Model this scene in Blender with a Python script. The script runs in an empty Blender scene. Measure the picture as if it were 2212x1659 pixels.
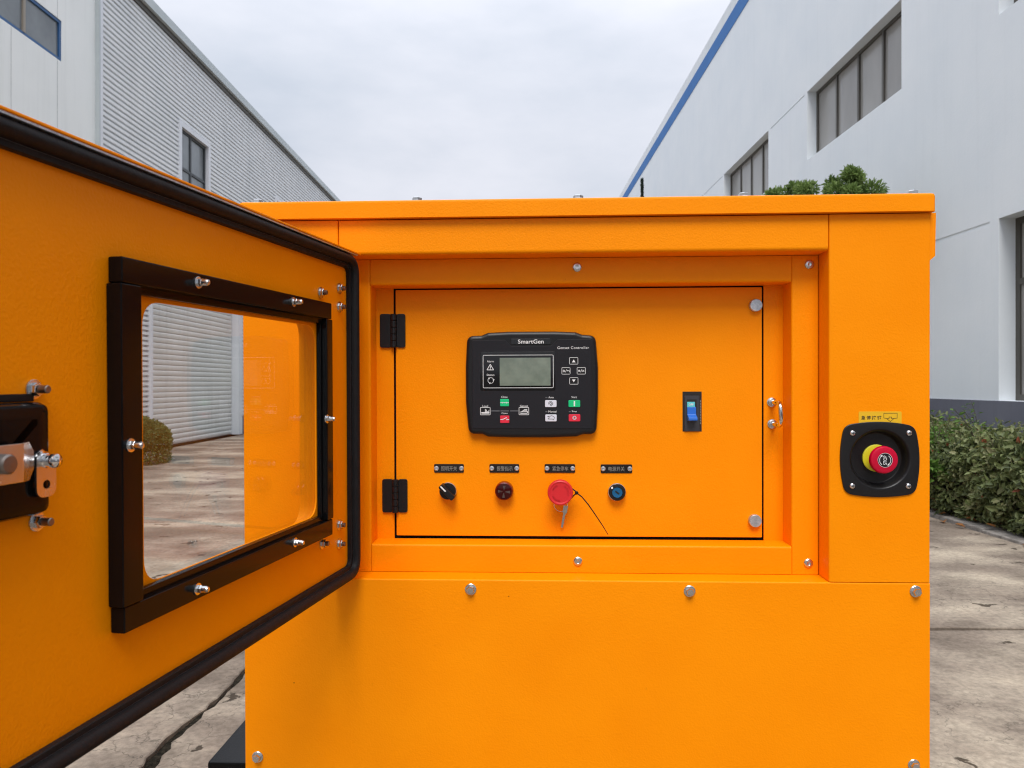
import bpy, bmesh, math, random
import numpy as np
from mathutils import Vector, Matrix
R = math.radians
random.seed(7); rng = np.random.default_rng(7)
scn = bpy.context.scene
COL = scn.collection

# ------------------------------------------------------------------ camera
FPX, CX, CY, CAMZ = 1600.0, 1106.0, 829.5, 1.2          # survey of the photograph on a 2212 x 1659 grid
cam_d = bpy.data.cameras.new('camera'); cam = bpy.data.objects.new('camera', cam_d); COL.objects.link(cam)
cam.location = (0, 0, CAMZ); cam.rotation_euler = (R(90), 0, 0)
cam_d.sensor_fit = 'HORIZONTAL'; cam_d.sensor_width = 36.0; cam_d.lens = 36.0 * FPX / 2212.0
cam_d.clip_start = 0.02; cam_d.clip_end = 3000
cam_d.dof.use_dof = True; cam_d.dof.focus_distance = 1.15; cam_d.dof.aperture_fstop = 15.0
scn.camera = cam
# ------------------------------------------------------------------ overcast sky
SUN_EL, SUN_AZ = R(54), R(184)
w = bpy.data.worlds.new('World'); scn.world = w; w.use_nodes = True
nt = w.node_tree; N = nt.nodes; L = nt.links; N.clear()
out = N.new('ShaderNodeOutputWorld'); bg = N.new('ShaderNodeBackground'); bg.inputs['Strength'].default_value = 0.1
sky = N.new('ShaderNodeTexSky'); sky.sky_type = 'NISHITA'; sky.sun_disc = False
sky.sun_elevation = SUN_EL; sky.sun_rotation = SUN_AZ; sky.dust_density = 3.0; sky.air_density = 1.0
tc = N.new('ShaderNodeTexCoord'); sep = N.new('ShaderNodeSeparateXYZ'); L.new(tc.outputs['Generated'], sep.inputs[0])
mp = N.new('ShaderNodeMapping'); mp.inputs['Scale'].default_value = (1.0, 1.0, 2.6); L.new(tc.outputs['Generated'], mp.inputs[0])
nz = N.new('ShaderNodeTexNoise'); nz.inputs['Scale'].default_value = 2.2; nz.inputs['Detail'].default_value = 7; nz.inputs['Roughness'].default_value = 0.52
L.new(mp.outputs[0], nz.inputs['Vector'])
cr = N.new('ShaderNodeValToRGB')                        # cloud deck: grey-blue undersides to pale lavender
cr.color_ramp.elements[0].position = 0.36; cr.color_ramp.elements[0].color = (0.56, 0.61, 0.695, 1)
cr.color_ramp.elements[1].position = 0.64; cr.color_ramp.elements[1].color = (0.785, 0.80, 0.87, 1)
L.new(nz.outputs['Fac'], cr.inputs[0])
mr = N.new('ShaderNodeMapRange'); mr.inputs[1].default_value = 0.0; mr.inputs[2].default_value = 1.0   # overcast sky brightens towards the zenith
mr.inputs[3].default_value = 5.75; mr.inputs[4].default_value = 19.0
pz = N.new('ShaderNodeMath'); pz.operation = 'POWER'; pz.inputs[1].default_value = 2.6; pz.use_clamp = True; L.new(sep.outputs['Z'], pz.inputs[0]); L.new(pz.outputs[0], mr.inputs[0])
mul = N.new('ShaderNodeVectorMath'); mul.operation = 'SCALE'; L.new(cr.outputs[0], mul.inputs[0]); L.new(mr.outputs[0], mul.inputs['Scale'])
mix = N.new('ShaderNodeMix'); mix.data_type = 'RGBA'; mix.inputs[0].default_value = 0.94
L.new(sky.outputs[0], mix.inputs[6]); L.new(mul.outputs[0], mix.inputs[7])
L.new(mix.outputs[2], bg.inputs['Color']); L.new(bg.outputs[0], out.inputs['Surface'])
# ------------------------------------------------------------------ veiled sun
sl = bpy.data.lights.new('sun', 'SUN'); sl.energy = 1.5; sl.angle = R(28); sl.color = (1.0, 0.965, 0.92)
so = bpy.data.objects.new('sun', sl); COL.objects.link(so)
so.rotation_euler = Vector((math.sin(SUN_AZ) * math.cos(SUN_EL), math.cos(SUN_AZ) * math.cos(SUN_EL), math.sin(SUN_EL))).to_track_quat('Z', 'Y').to_euler()
vs = scn.view_settings; vs.view_transform = 'Standard'; vs.look = 'None'; vs.exposure = 0.80; vs.gamma = 1.0; vs.use_curve_mapping = False
scn.cycles.use_denoising = True; scn.cycles.filter_width = 1.15
scn.cycles.max_bounces = 8; scn.cycles.diffuse_bounces = 4; scn.cycles.glossy_bounces = 4; scn.cycles.transparent_max_bounces = 12

# ------------------------------------------------------------------ materials
MATS = {}
def mat(name, col=(0.5, 0.5, 0.5), rough=0.5, metal=0.0, spec=0.5, coat=0.0):
    m = bpy.data.materials.new(name); m.use_nodes = True; b = m.node_tree.nodes['Principled BSDF']
    b.inputs['Base Color'].default_value = (*col, 1); b.inputs['Roughness'].default_value = rough
    b.inputs['Metallic'].default_value = metal; b.inputs['Specular IOR Level'].default_value = spec
    b.inputs['Coat Weight'].default_value = coat; b.inputs['Coat Roughness'].default_value = 0.15
    MATS[name] = m; return m
def nodes(m): return m.node_tree.nodes, m.node_tree.links, m.node_tree.nodes['Principled BSDF']
def noise(m, scale, detail=4, rough=0.55, vscale=(1, 1, 1), space='pos'):
    n, l, b = nodes(m)
    if space == 'pos': src = n.new('ShaderNodeNewGeometry').outputs['Position']
    else: src = n.new('ShaderNodeTexCoord').outputs['Object']
    mpg = n.new('ShaderNodeMapping'); mpg.inputs['Scale'].default_value = vscale; l.new(src, mpg.inputs[0])
    t = n.new('ShaderNodeTexNoise'); t.inputs['Scale'].default_value = scale; t.inputs['Detail'].default_value = detail
    t.inputs['Roughness'].default_value = rough; l.new(mpg.outputs[0], t.inputs['Vector']); return t
def ramp(m, src, stops):
    n, l, b = nodes(m); r = n.new('ShaderNodeValToRGB'); e = r.color_ramp.elements
    while len(e) < len(stops): e.new(0.5)
    for k, (p, c) in enumerate(stops): e[k].position = p; e[k].color = (*c, 1) if len(c) == 3 else c
    l.new(src, r.inputs[0]); return r
def mixc(m, fac, a, b_, mode='MIX'):
    n, l, b = nodes(m); x = n.new('ShaderNodeMix'); x.data_type = 'RGBA'; x.blend_type = mode
    for sock, v in ((x.inputs[0], fac), (x.inputs[6], a), (x.inputs[7], b_)):
        if hasattr(v, 'is_output'): l.new(v, sock)
        elif isinstance(v, (int, float)): sock.default_value = v
        else: sock.default_value = (*v, 1)
    return x.outputs[2]
def bump(m, src, dist, strength=1.0, prev=None):
    n, l, b = nodes(m); bp = n.new('ShaderNodeBump'); bp.inputs['Distance'].default_value = dist; bp.inputs['Strength'].default_value = strength
    l.new(src, bp.inputs['Height'])
    if prev: l.new(prev.outputs[0], bp.inputs['Normal'])
    l.new(bp.outputs[0], b.inputs['Normal']); return bp

# textured orange powder coat
m = mat('orange_paint', (0.92, 0.235, 0.0), 0.36, spec=0.11)
n_, l_, b_ = nodes(m)
g1 = noise(m, 380, 2, 0.5); g2 = noise(m, 9, 3, 0.5)
bump(m, g1.outputs['Fac'], 0.0007, 0.55)
sv_ = n_.new('ShaderNodeTexVoronoi'); sv_.inputs['Scale'].default_value = 11.0; l_.new(n_.new('ShaderNodeNewGeometry').outputs['Position'], sv_.inputs['Vector'])
spk = ramp(m, sv_.outputs['Distance'], [(0.009, (0.35, 0.3, 0.25)), (0.013, (1, 1, 1))])
rr = ramp(m, g2.outputs['Fac'], [(0.3, (0.36,) * 3), (0.7, (0.46,) * 3)]); l_.new(rr.outputs[0], b_.inputs['Roughness'])
cc = ramp(m, g2.outputs['Fac'], [(0.3, (0.92, 0.262, 0.0)), (0.7, (0.95, 0.282, 0.0))]); l_.new(mixc(m, 1.0, cc.outputs[0], spk.outputs[0], 'MULTIPLY'), b_.inputs['Base Color'])
m = mat('interior_dark', (0.012, 0.008, 0.006), 0.7)
m = mat('rubber', (0.0085, 0.008, 0.0088), 0.58, spec=0.22)
t = noise(m, 45, 4, 0.6); bump(m, t.outputs['Fac'], 0.0025, 0.6)
m = mat('black_paint', (0.004, 0.004, 0.0045), 0.17, spec=0.16)
t = noise(m, 300, 2); bump(m, t.outputs['Fac'], 0.0002, 0.3)
m = mat('black_plastic', (0.009, 0.0085, 0.0095), 0.36, spec=0.35)
t = noise(m, 900, 2); bump(m, t.outputs['Fac'], 0.0002, 0.4)
mat('face_black', (0.011, 0.0105, 0.014), 0.45, spec=0.3)
mat('gloss_black', (0.006, 0.006, 0.007), 0.06)
m = mat('lcd', (0.17, 0.205, 0.165), 0.10, spec=0.5)
t = noise(m, 45, 3, 0.6); r_ = ramp(m, t.outputs['Fac'], [(0.35, (0.15, 0.185, 0.148)), (0.7, (0.21, 0.25, 0.20))]); nodes(m)[1].new(r_.outputs[0], nodes(m)[2].inputs['Base Color'])
mat('print_white', (0.80, 0.80, 0.80), 0.5)
mat('print_grey', (0.10, 0.10, 0.11), 0.5)
mat('print_soft', (0.25, 0.235, 0.205), 0.5)
mat('print_black', (0.01, 0.008, 0.008), 0.5)
mat('button_green', (0.0, 0.52, 0.19), 0.4); mat('button_red', (0.72, 0.02, 0.05), 0.4); mat('button_white', (0.68, 0.68, 0.76), 0.4)
m = mat('zinc', (0.62, 0.63, 0.64), 0.28, 1.0)
t = noise(m, 90, 2, 0.5); r_ = ramp(m, t.outputs['Fac'], [(0.3, (0.20,) * 3), (0.75, (0.30,) * 3)]); nodes(m)[1].new(r_.outputs[0], nodes(m)[2].inputs['Roughness'])
m = mat('zinc_flat', (0.58, 0.62, 0.66), 0.42, 0.85)
t = noise(m, 160, 4, 0.7); r_ = ramp(m, t.outputs['Fac'], [(0.35, (0.42, 0.47, 0.52)), (0.7, (0.70, 0.74, 0.78))]); nodes(m)[1].new(r_.outputs[0], nodes(m)[2].inputs['Base Color'])
mat('chrome', (0.75, 0.75, 0.76), 0.10, 1.0)
mat('steel_thread', (0.22, 0.19, 0.17), 0.42, 1.0)
mat('red_plastic', (0.62, 0.022, 0.028), 0.38, spec=0.3); mat('crimson_plastic', (0.50, 0.001, 0.028), 0.34, spec=0.3)
mat('lens_red', (0.035, 0.0006, 0.001), 0.10, spec=0.3); mat('lens_rim', (0.15, 0.004, 0.003), 0.2)
mat('yellow_plastic', (0.66, 0.60, 0.02), 0.38); mat('label_yellow', (0.76, 0.44, 0.012), 0.38)
mat('key_blue', (0.012, 0.13, 0.30), 0.25, 0.3); mat('toggle_blue', (0.012, 0.13, 0.55), 0.33); mat('toggle_cyan', (0.10, 0.55, 0.62), 0.4)
mat('breaker_grey', (0.035, 0.035, 0.042), 0.45)
# thin clear pane: transparent body with a Fresnel reflection
m = bpy.data.materials.new('clear_glass'); m.use_nodes = True; MATS['clear_glass'] = m
n_, l_ = m.node_tree.nodes, m.node_tree.links; n_.clear()
o_ = n_.new('ShaderNodeOutputMaterial'); tr = n_.new('ShaderNodeBsdfTransparent'); tr.inputs[0].default_value = (0.955, 0.965, 0.965, 1)
gl = n_.new('ShaderNodeBsdfGlossy'); gl.inputs['Roughness'].default_value = 0.0; lw = n_.new('ShaderNodeLayerWeight'); lw.inputs[0].default_value = 0.5
pw = n_.new('ShaderNodeMath'); pw.operation = 'POWER'; l_.new(lw.outputs['Facing'], pw.inputs[0]); pw.inputs[1].default_value = 5.0
fr = n_.new('ShaderNodeMath'); fr.operation = 'MULTIPLY_ADD'; l_.new(pw.outputs[0], fr.inputs[0]); fr.inputs[1].default_value = 0.80; fr.inputs[2].default_value = 0.035
mx = n_.new('ShaderNodeMixShader'); l_.new(fr.outputs[0], mx.inputs[0]); l_.new(tr.outputs[0], mx.inputs[1]); l_.new(gl.outputs[0], mx.inputs[2]); l_.new(mx.outputs[0], o_.inputs[0])
# yard concrete
m = mat('concrete', (0.4, 0.37, 0.33), 0.85, spec=0.25)
n_, l_, b_ = nodes(m)
a = noise(m, 1.1, 5, 0.55, (0.8, 1.25, 1)); bq = noise(m, 3.2, 6, 0.65); c = noise(m, 38, 5, 0.7); d = noise(m, 240, 2, 0.6)
base = ramp(m, a.outputs['Fac'], [(0.33, (0.145, 0.114, 0.088)), (0.49, (0.235, 0.19, 0.15)), (0.63, (0.43, 0.365, 0.283))]).outputs[0]
st = ramp(m, bq.outputs['Fac'], [(0.36, (0.52, 0.50, 0.48)), (0.5, (0.92, 0.91, 0.90)), (0.72, (1.15, 1.12, 1.08))]).outputs[0]
base = mixc(m, 0.6, base, st, 'MULTIPLY')
gr = ramp(m, c.outputs['Fac'], [(0.36, (0.55,) * 3), (0.62, (1.14,) * 3)]).outputs[0]
base = mixc(m, 0.62, base, gr, 'MULTIPLY')
vo = n_.new('ShaderNodeTexVoronoi'); vo.voronoi_dimensions = '2D'; vo.feature = 'DISTANCE_TO_EDGE'; vo.inputs['Scale'].default_value = 5.5
ge = n_.new('ShaderNodeNewGeometry'); va = n_.new('ShaderNodeVectorMath'); va.operation = 'ADD'
nw = noise(m, 7, 4, 0.6); sc_ = n_.new('ShaderNodeVectorMath'); sc_.operation = 'SCALE'; sc_.inputs['Scale'].default_value = 0.34; l_.new(nw.outputs['Color'], sc_.inputs[0])
l_.new(ge.outputs['Position'], va.inputs[0]); l_.new(sc_.outputs[0], va.inputs[1]); l_.new(va.outputs[0], vo.inputs['Vector'])
ck = ramp(m, vo.outputs['Distance'], [(0.0, (0.38,) * 3), (0.03, (1,) * 3)])
zone = noise(m, 1.1, 3, 0.5); zr = ramp(m, zone.outputs['Fac'], [(0.44, (0,) * 3), (0.58, (0.85,) * 3)])
base = mixc(m, zr.outputs[0], base, mixc(m, 1.0, base, ck.outputs[0], 'MULTIPLY'))
pv = n_.new('ShaderNodeTexVoronoi'); pv.voronoi_dimensions = '2D'; pv.inputs['Scale'].default_value = 3.6; pv.inputs['Randomness'].default_value = 1.0; l_.new(va.outputs[0], pv.inputs['Vector'])
pit = ramp(m, pv.outputs['Distance'], [(0.085, (0.22, 0.20, 0.18)), (0.115, (1, 1, 1))])
sx_ = n_.new('ShaderNodeSeparateXYZ'); l_.new(pv.outputs['Color'], sx_.inputs[0]); gt = n_.new('ShaderNodeMath'); gt.operation = 'GREATER_THAN'; gt.inputs[1].default_value = 0.70; l_.new(sx_.outputs[0], gt.inputs[0])
base = mixc(m, gt.outputs[0], base, mixc(m, 1.0, base, pit.outputs[0], 'MULTIPLY'))
l_.new(base, b_.inputs['Base Color'])
b1 = bump(m, c.outputs['Fac'], 0.004, 0.5); b2 = bump(m, d.outputs['Fac'], 0.002, 0.5, b1)
m = mat('soil', (0.055, 0.045, 0.035), 0.95, spec=0.1)
t = noise(m, 30, 5, 0.7); r_ = ramp(m, t.outputs['Fac'], [(0.3, (0.025, 0.021, 0.016)), (0.7, (0.10, 0.085, 0.065))]); nodes(m)[1].new(r_.outputs[0], nodes(m)[2].inputs['Base Color']); bump(m, t.outputs['Fac'], 0.02, 0.8)
m = mat('joint_soil', (0.018, 0.015, 0.011), 0.95, spec=0.05)
t = noise(m, 60, 5, 0.7); r_ = ramp(m, t.outputs['Fac'], [(0.35, (0.009, 0.008, 0.006)), (0.75, (0.05, 0.042, 0.03))]); nodes(m)[1].new(r_.outputs[0], nodes(m)[2].inputs['Base Color']); bump(m, t.outputs['Fac'], 0.02, 0.9)
m = mat('kerb_concrete', (0.27, 0.25, 0.23), 0.9, spec=0.2)
t = noise(m, 14, 6, 0.7); r_ = ramp(m, t.outputs['Fac'], [(0.3, (0.11, 0.10, 0.09)), (0.65, (0.34, 0.31, 0.28))]); nodes(m)[1].new(r_.outputs[0], nodes(m)[2].inputs['Base Color']); bump(m, t.outputs['Fac'], 0.01, 0.7)
# buildings
def wallmat(name, c0, c1, rough=0.8, streak=0.0, bd=0.004):
    m = mat(name, c0, rough, spec=0.25); t = noise(m, 0.9, 6, 0.62); r_ = ramp(m, t.outputs['Fac'], [(0.32, c0), (0.68, c1)]).outputs[0]
    if streak:
        s_ = noise(m, 2.2, 5, 0.7, (1, 3.5, 0.12)); q = ramp(m, s_.outputs['Fac'], [(0.30, (1 - streak,) * 3), (0.5, (1,) * 3)]).outputs[0]
        r_ = mixc(m, 0.9, r_, q, 'MULTIPLY')
    nodes(m)[1].new(r_, nodes(m)[2].inputs['Base Color']); f = noise(m, 26, 5, 0.7); bump(m, f.outputs['Fac'], bd, 0.4); return m
wallmat('render_blue_white', (0.75, 0.80, 0.84), (0.80, 0.84, 0.87), 0.85, 0.025)
wallmat('plinth_grey', (0.135, 0.14, 0.175), (0.175, 0.18, 0.215), 0.85, 0.1)
wallmat('band_blue', (0.045, 0.16, 0.42), (0.06, 0.19, 0.47), 0.7)
wallmat('coping', (0.70, 0.74, 0.77), (0.77, 0.80, 0.82), 0.8, 0.1)
wallmat('sheet_metal', (0.74, 0.76, 0.77), (0.81, 0.82, 0.825), 0.42, 0.10, 0.001)
wallmat('panel_white', (0.82, 0.835, 0.81), (0.87, 0.88, 0.855), 0.5, 0.06, 0.001)
wallmat('trim_white', (0.70, 0.72, 0.76), (0.78, 0.79, 0.82), 0.5, 0.1, 0.001)
wallmat('fascia_grey', (0.46, 0.51, 0.52), (0.54, 0.58, 0.59), 0.5, 0.08, 0.001)
wallmat('shutter_metal', (0.70, 0.70, 0.67), (0.78, 0.775, 0.745), 0.45, 0.12, 0.001)
mat('frame_bronze', (0.105, 0.098, 0.085), 0.45, 0.4); mat('frame_dark', (0.05, 0.055, 0.06), 0.5); mat('frame_blue', (0.02, 0.095, 0.25), 0.45)
mat('frame_tan', (0.30, 0.26, 0.21), 0.5)
m = mat('pane_brown', (0.235, 0.222, 0.205), 0.16, spec=0.5)
t = noise(m, 0.7, 4, 0.6, (1, 1, 0.4)); r_ = ramp(m, t.outputs['Fac'], [(0.35, (0.26, 0.25, 0.235)), (0.7, (0.36, 0.35, 0.33))]); nodes(m)[1].new(r_.outputs[0], nodes(m)[2].inputs['Base Color'])
m = mat('pane_grey', (0.16, 0.18, 0.19), 0.12, spec=0.6)
t = noise(m, 0.8, 4, 0.6); r_ = ramp(m, t.outputs['Fac'], [(0.35, (0.11, 0.125, 0.135)), (0.7, (0.24, 0.26, 0.27))]); nodes(m)[1].new(r_.outputs[0], nodes(m)[2].inputs['Base Color'])
mat('roof_grey', (0.30, 0.31, 0.32), 0.7)
mat('bark', (0.09, 0.065, 0.045), 0.9); mat('twig', (0.07, 0.06, 0.035), 0.9)
def leafmat(name, stops, rough=0.45):
    m = mat(name, stops[0][1], rough, spec=0.35); n, l, b = nodes(m)
    at_ = n.new('ShaderNodeAttribute'); at_.attribute_name = 'tint'
    r_ = ramp(m, at_.outputs['Fac'], stops); l.new(r_.outputs[0], b.inputs['Base Color'])
    tl = n.new('ShaderNodeBsdfTranslucent'); l.new(r_.outputs[0], tl.inputs[0]); ms = n.new('ShaderNodeMixShader'); ms.inputs[0].default_value = 0.36
    l.new(b.outputs[0], ms.inputs[1]); l.new(tl.outputs[0], ms.inputs[2]); l.new(ms.outputs[0], n['Material Output'].inputs[0]); return m
leafmat('hedge_leaf', [(0.0, (0.055, 0.075, 0.028)), (0.3, (0.13, 0.16, 0.06)), (0.55, (0.21, 0.245, 0.095)), (0.8, (0.34, 0.325, 0.17)), (0.93, (0.14, 0.24, 0.045)), (0.985, (0.33, 0.10, 0.05))])
leafmat('fresh_leaf', [(0.0, (0.075, 0.16, 0.03)), (1.0, (0.15, 0.27, 0.05))])
leafmat('tree_leaf', [(0.0, (0.085, 0.14, 0.04)), (0.5, (0.19, 0.28, 0.08)), (1.0, (0.30, 0.40, 0.13))])
leafmat('shrub_leaf', [(0.0, (0.065, 0.08, 0.025)), (0.5, (0.155, 0.185, 0.06)), (1.0, (0.28, 0.31, 0.11))])
leafmat('cypress_leaf', [(0.0, (0.022, 0.035, 0.030)), (1.0, (0.05, 0.075, 0.055))])
leafmat('dry_leaf', [(0.0, (0.26, 0.10, 0.03)), (1.0, (0.42, 0.19, 0.06))], 0.7)

# ------------------------------------------------------------------ mesh helpers
def tag(o, label=None, cat=None, group=None, kind=None):
    for k, v in (('label', label), ('category', cat), ('group', group), ('kind', kind)):
        if v: o[k] = v
    return o
def empty(name, loc=(0, 0, 0)):
    o = bpy.data.objects.new(name, None); COL.objects.link(o); o.location = loc; o.empty_display_size = 0.1; return o
def link(name, me, material, parent=None, smooth=True, angle=32):
    if material: me.materials.append(MATS[material])
    if smooth and len(me.polygons):
        me.polygons.foreach_set('use_smooth', [True] * len(me.polygons)); me.set_sharp_from_angle(angle=R(angle))
    o = bpy.data.objects.new(name, me); COL.objects.link(o)
    if parent: o.parent = parent
    if smooth and 6 < len(me.polygons) < 3000:
        wn = o.modifiers.new('weighted', 'WEIGHTED_NORMAL'); wn.mode = 'FACE_AREA'; wn.weight = 80; wn.keep_sharp = True
    return o
class MB:
    """collects vertices and faces of ONE mesh; F maps plane coords (a, b, c) to local xyz"""
    def __init__(s): s.v = []; s.f = []
    def add(s, vs_, fs):
        k = len(s.v); s.v += [tuple(p) for p in vs_]; s.f += [tuple(i + k for i in q) for q in fs]; return s
    def box(s, x0, x1, y0, y1, z0, z1):
        x0, x1 = sorted((x0, x1)); y0, y1 = sorted((y0, y1)); z0, z1 = sorted((z0, z1))
        return s.add([(x0, y0, z0), (x1, y0, z0), (x1, y1, z0), (x0, y1, z0), (x0, y0, z1), (x1, y0, z1), (x1, y1, z1), (x0, y1, z1)],
                     [(0, 3, 2, 1), (4, 5, 6, 7), (0, 1, 5, 4), (1, 2, 6, 5), (2, 3, 7, 6), (3, 0, 4, 7)])
    def rbox(s, x0, x1, y0, y1, z0, z1, r, seg=2):
        x0, x1 = sorted((x0, x1)); y0, y1 = sorted((y0, y1)); z0, z1 = sorted((z0, z1))
        bm = bmesh.new(); bmesh.ops.create_cube(bm, size=1)
        for q in bm.verts: q.co = Vector(((x0 + x1) / 2 + q.co.x * (x1 - x0), (y0 + y1) / 2 + q.co.y * (y1 - y0), (z0 + z1) / 2 + q.co.z * (z1 - z0)))
        bmesh.ops.bevel(bm, geom=bm.edges[:], offset=r, segments=seg, profile=0.5, affect='EDGES'); bm.verts.index_update()
        s.add([q.co for q in bm.verts], [[q.index for q in f.verts] for f in bm.faces]); bm.free(); return s
    def loops(s, rings, cap0=True, cap1=True, closed=True):
        k = len(s.v); n = len(rings[0])
        for r in rings: s.v += [tuple(p) for p in r]
        for i in range(len(rings) - 1):
            for j in range(n if closed else n - 1):
                a, b = k + i * n + j, k + i * n + (j + 1) % n
                s.f.append((a, b, b + n, a + n))
        if cap0: s.f.append(tuple(k + j for j in reversed(range(n))))
        if cap1: s.f.append(tuple(k + (len(rings) - 1) * n + j for j in range(n)))
        return s
    def lathe(s, prof, c, axis=(0, -1, 0), seg=28, cap0=False, cap1=True, phase=0.0, squash=None):
        ax = Vector(axis).normalized(); u = ax.orthogonal().normalized(); v = ax.cross(u); c = Vector(c)
        rings = [[c + ax * h + (u * math.cos(2 * math.pi * j / seg + phase) + v * math.sin(2 * math.pi * j / seg + phase)) * r for j in range(seg)] for r, h in prof]
        return s.loops(rings, cap0, cap1)
    def tube(s, pts, r, seg=8, caps=True):
        pts = [Vector(p) for p in pts]; rs = r if isinstance(r, (list, tuple)) else [r] * len(pts)
        t0 = (pts[1] - pts[0]).normalized(); u = t0.orthogonal().normalized(); rings = []
        for i, p in enumerate(pts):
            t = (pts[min(i + 1, len(pts) - 1)] - pts[max(i - 1, 0)]).normalized(); u = (u - t * u.dot(t)).normalized(); v = t.cross(u)
            rings.append([p + (u * math.cos(2 * math.pi * j / seg) + v * math.sin(2 * math.pi * j / seg)) * rs[i] for j in range(seg)])
        return s.loops(rings, caps, caps)
    def prism(s, poly, F, c0, c1, bev=0.0):
        """poly in plane (a, b), extruded from c0 to c1 (c1 is the shown side), with a chamfer of bev on that side"""
        rings = [[F(a, b, c0) for a, b in poly]]
        if bev:
            sg = 1 if c1 > c0 else -1
            rings.append([F(a, b, c1 - sg * bev) for a, b in poly])
            i1 = inset(poly, bev * 0.3); i2 = inset(poly, bev)
            rings.append([F(a, b, c1 - sg * bev * 0.3) for a, b in i1]); rings.append([F(a, b, c1) for a, b in i2])
        else: rings.append([F(a, b, c1) for a, b in poly])
        return s.loops(rings)
    def build(s, name, material, parent=None, angle=32, smooth=True):
        me = bpy.data.meshes.new(name); me.from_pydata(s.v, [], s.f); me.update()
        bm = bmesh.new(); bm.from_mesh(me); bmesh.ops.recalc_face_normals(bm, faces=bm.faces[:]); bm.to_mesh(me); bm.free()
        return link(name, me, material, parent, smooth, angle)
def inset(poly, d):
    n = len(poly); A = sum(poly[i][0] * poly[(i + 1) % n][1] - poly[(i + 1) % n][0] * poly[i][1] for i in range(n)); sg = 1 if A > 0 else -1; outp = []
    for i in range(n):
        p0, p1, p2 = Vector(poly[i - 1]), Vector(poly[i]), Vector(poly[(i + 1) % n])
        e1 = (p1 - p0); e2 = (p2 - p1)
        if e1.length < 1e-9 or e2.length < 1e-9: outp.append(tuple(p1)); continue
        e1.normalize(); e2.normalize(); n1 = Vector((-e1.y, e1.x)) * sg; n2 = Vector((-e2.y, e2.x)) * sg
        b = n1 + n2
        if b.length < 1e-6: outp.append(tuple(p1)); continue
        b.normalize(); outp.append(tuple(p1 + b * (d / max(0.4, b.dot(n1)))))
    return outp
def rpoly(pts, r, seg=5):
    """polygon with rounded corners; r one radius or one per corner"""
    n = len(pts); outp = []
    for i in range(n):
        ri = r[i] if isinstance(r, (list, tuple)) else r
        p0, p1, p2 = Vector(pts[i - 1]), Vector(pts[i]), Vector(pts[(i + 1) % n])
        if ri <= 0: outp.append(tuple(p1)); continue
        a = (p0 - p1); b = (p2 - p1); la, lb = a.length, b.length; a.normalize(); b.normalize()
        ang = a.angle(b); d = min(ri / math.tan(ang / 2), la * 0.49, lb * 0.49); q0 = p1 + a * d; q1 = p1 + b * d
        for k in range(seg + 1):
            t = k / seg; outp.append(tuple(q0 * (1 - t) ** 2 + p1 * 2 * t * (1 - t) + q1 * t * t))
    return outp
def rrect(a0, a1, b0, b1, r, seg=5):
    a0, a1 = sorted((a0, a1)); b0, b1 = sorted((b0, b1)); return rpoly([(a0, b0), (a1, b0), (a1, b1), (a0, b1)], r, seg)
# plane mappings: panel (x, z, outward w -> y = -w); door (s, v, n)
FP = lambda a, b, c: (a, -c, b)
FD = lambda a, b, c: (a, c, b)
FU = lambda lo: None
def bar_u(mb, prof, x0, x1): return mb.loops([[(x0, -w_, z_) for w_, z_ in prof], [(x1, -w_, z_) for w_, z_ in prof]])     # section (w, z) run along x
def bar_v(mb, prof, z0, z1): return mb.loops([[(x_, -w_, z0) for x_, w_ in prof], [(x_, -w_, z1) for x_, w_ in prof]])     # section (x, w) run along z
def stroke(mb, pts, wd, F, c, closed=False):
    pts = [Vector(p) for p in pts]
    n = len(pts)
    for i in range(n if closed else n - 1):
        p, q = pts[i], pts[(i + 1) % n]; d = q - p
        if d.length < 1e-9: continue
        d.normalize(); nn = Vector((-d.y, d.x)) * wd / 2; e = d * wd * 0.25
        mb.add([F(*(p - e - nn), c), F(*(q + e - nn), c), F(*(q + e + nn), c), F(*(p - e + nn), c)], [(0, 1, 2, 3)])
    return mb
def arc(cx, cy, r, a0, a1, n=14): return [(cx + r * math.cos(R(a0 + (a1 - a0) * i / n)), cy + r * math.sin(R(a0 + (a1 - a0) * i / n))) for i in range(n + 1)]
def lettering(text, parent, material, F, cx, cy, c, width=None, height=None, rot=0.0, bold=0.0, spacing=1.0, name='lettering', ext=0.00015):
    cu = bpy.data.curves.new('text', 'FONT'); cu.body = text; cu.space_character = spacing; cu.offset = bold; cu.resolution_u = 3
    o = bpy.data.objects.new('text', cu); COL.objects.link(o); dg = bpy.context.evaluated_depsgraph_get(); dg.update()
    me = bpy.data.meshes.new_from_object(o.evaluated_get(dg)); bpy.data.objects.remove(o); bpy.data.curves.remove(cu)
    P_ = np.array([v.co[:2] for v in me.vertices]); lo, hi = P_.min(0), P_.max(0); sz = hi - lo
    kx = width / sz[0] if width else None; ky = height / sz[1] if height else None
    kx = kx or ky; ky = ky or kx
    ca, sa = math.cos(rot), math.sin(rot)
    for v in me.vertices:
        a, b = (v.co.x - lo[0] - sz[0] / 2) * kx, (v.co.y - lo[1] - sz[1] / 2) * ky
        v.co = F(cx + a * ca - b * sa, cy + a * sa + b * ca, c)
    me.name = name; return link(name, me, material, parent, smooth=False)
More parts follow.
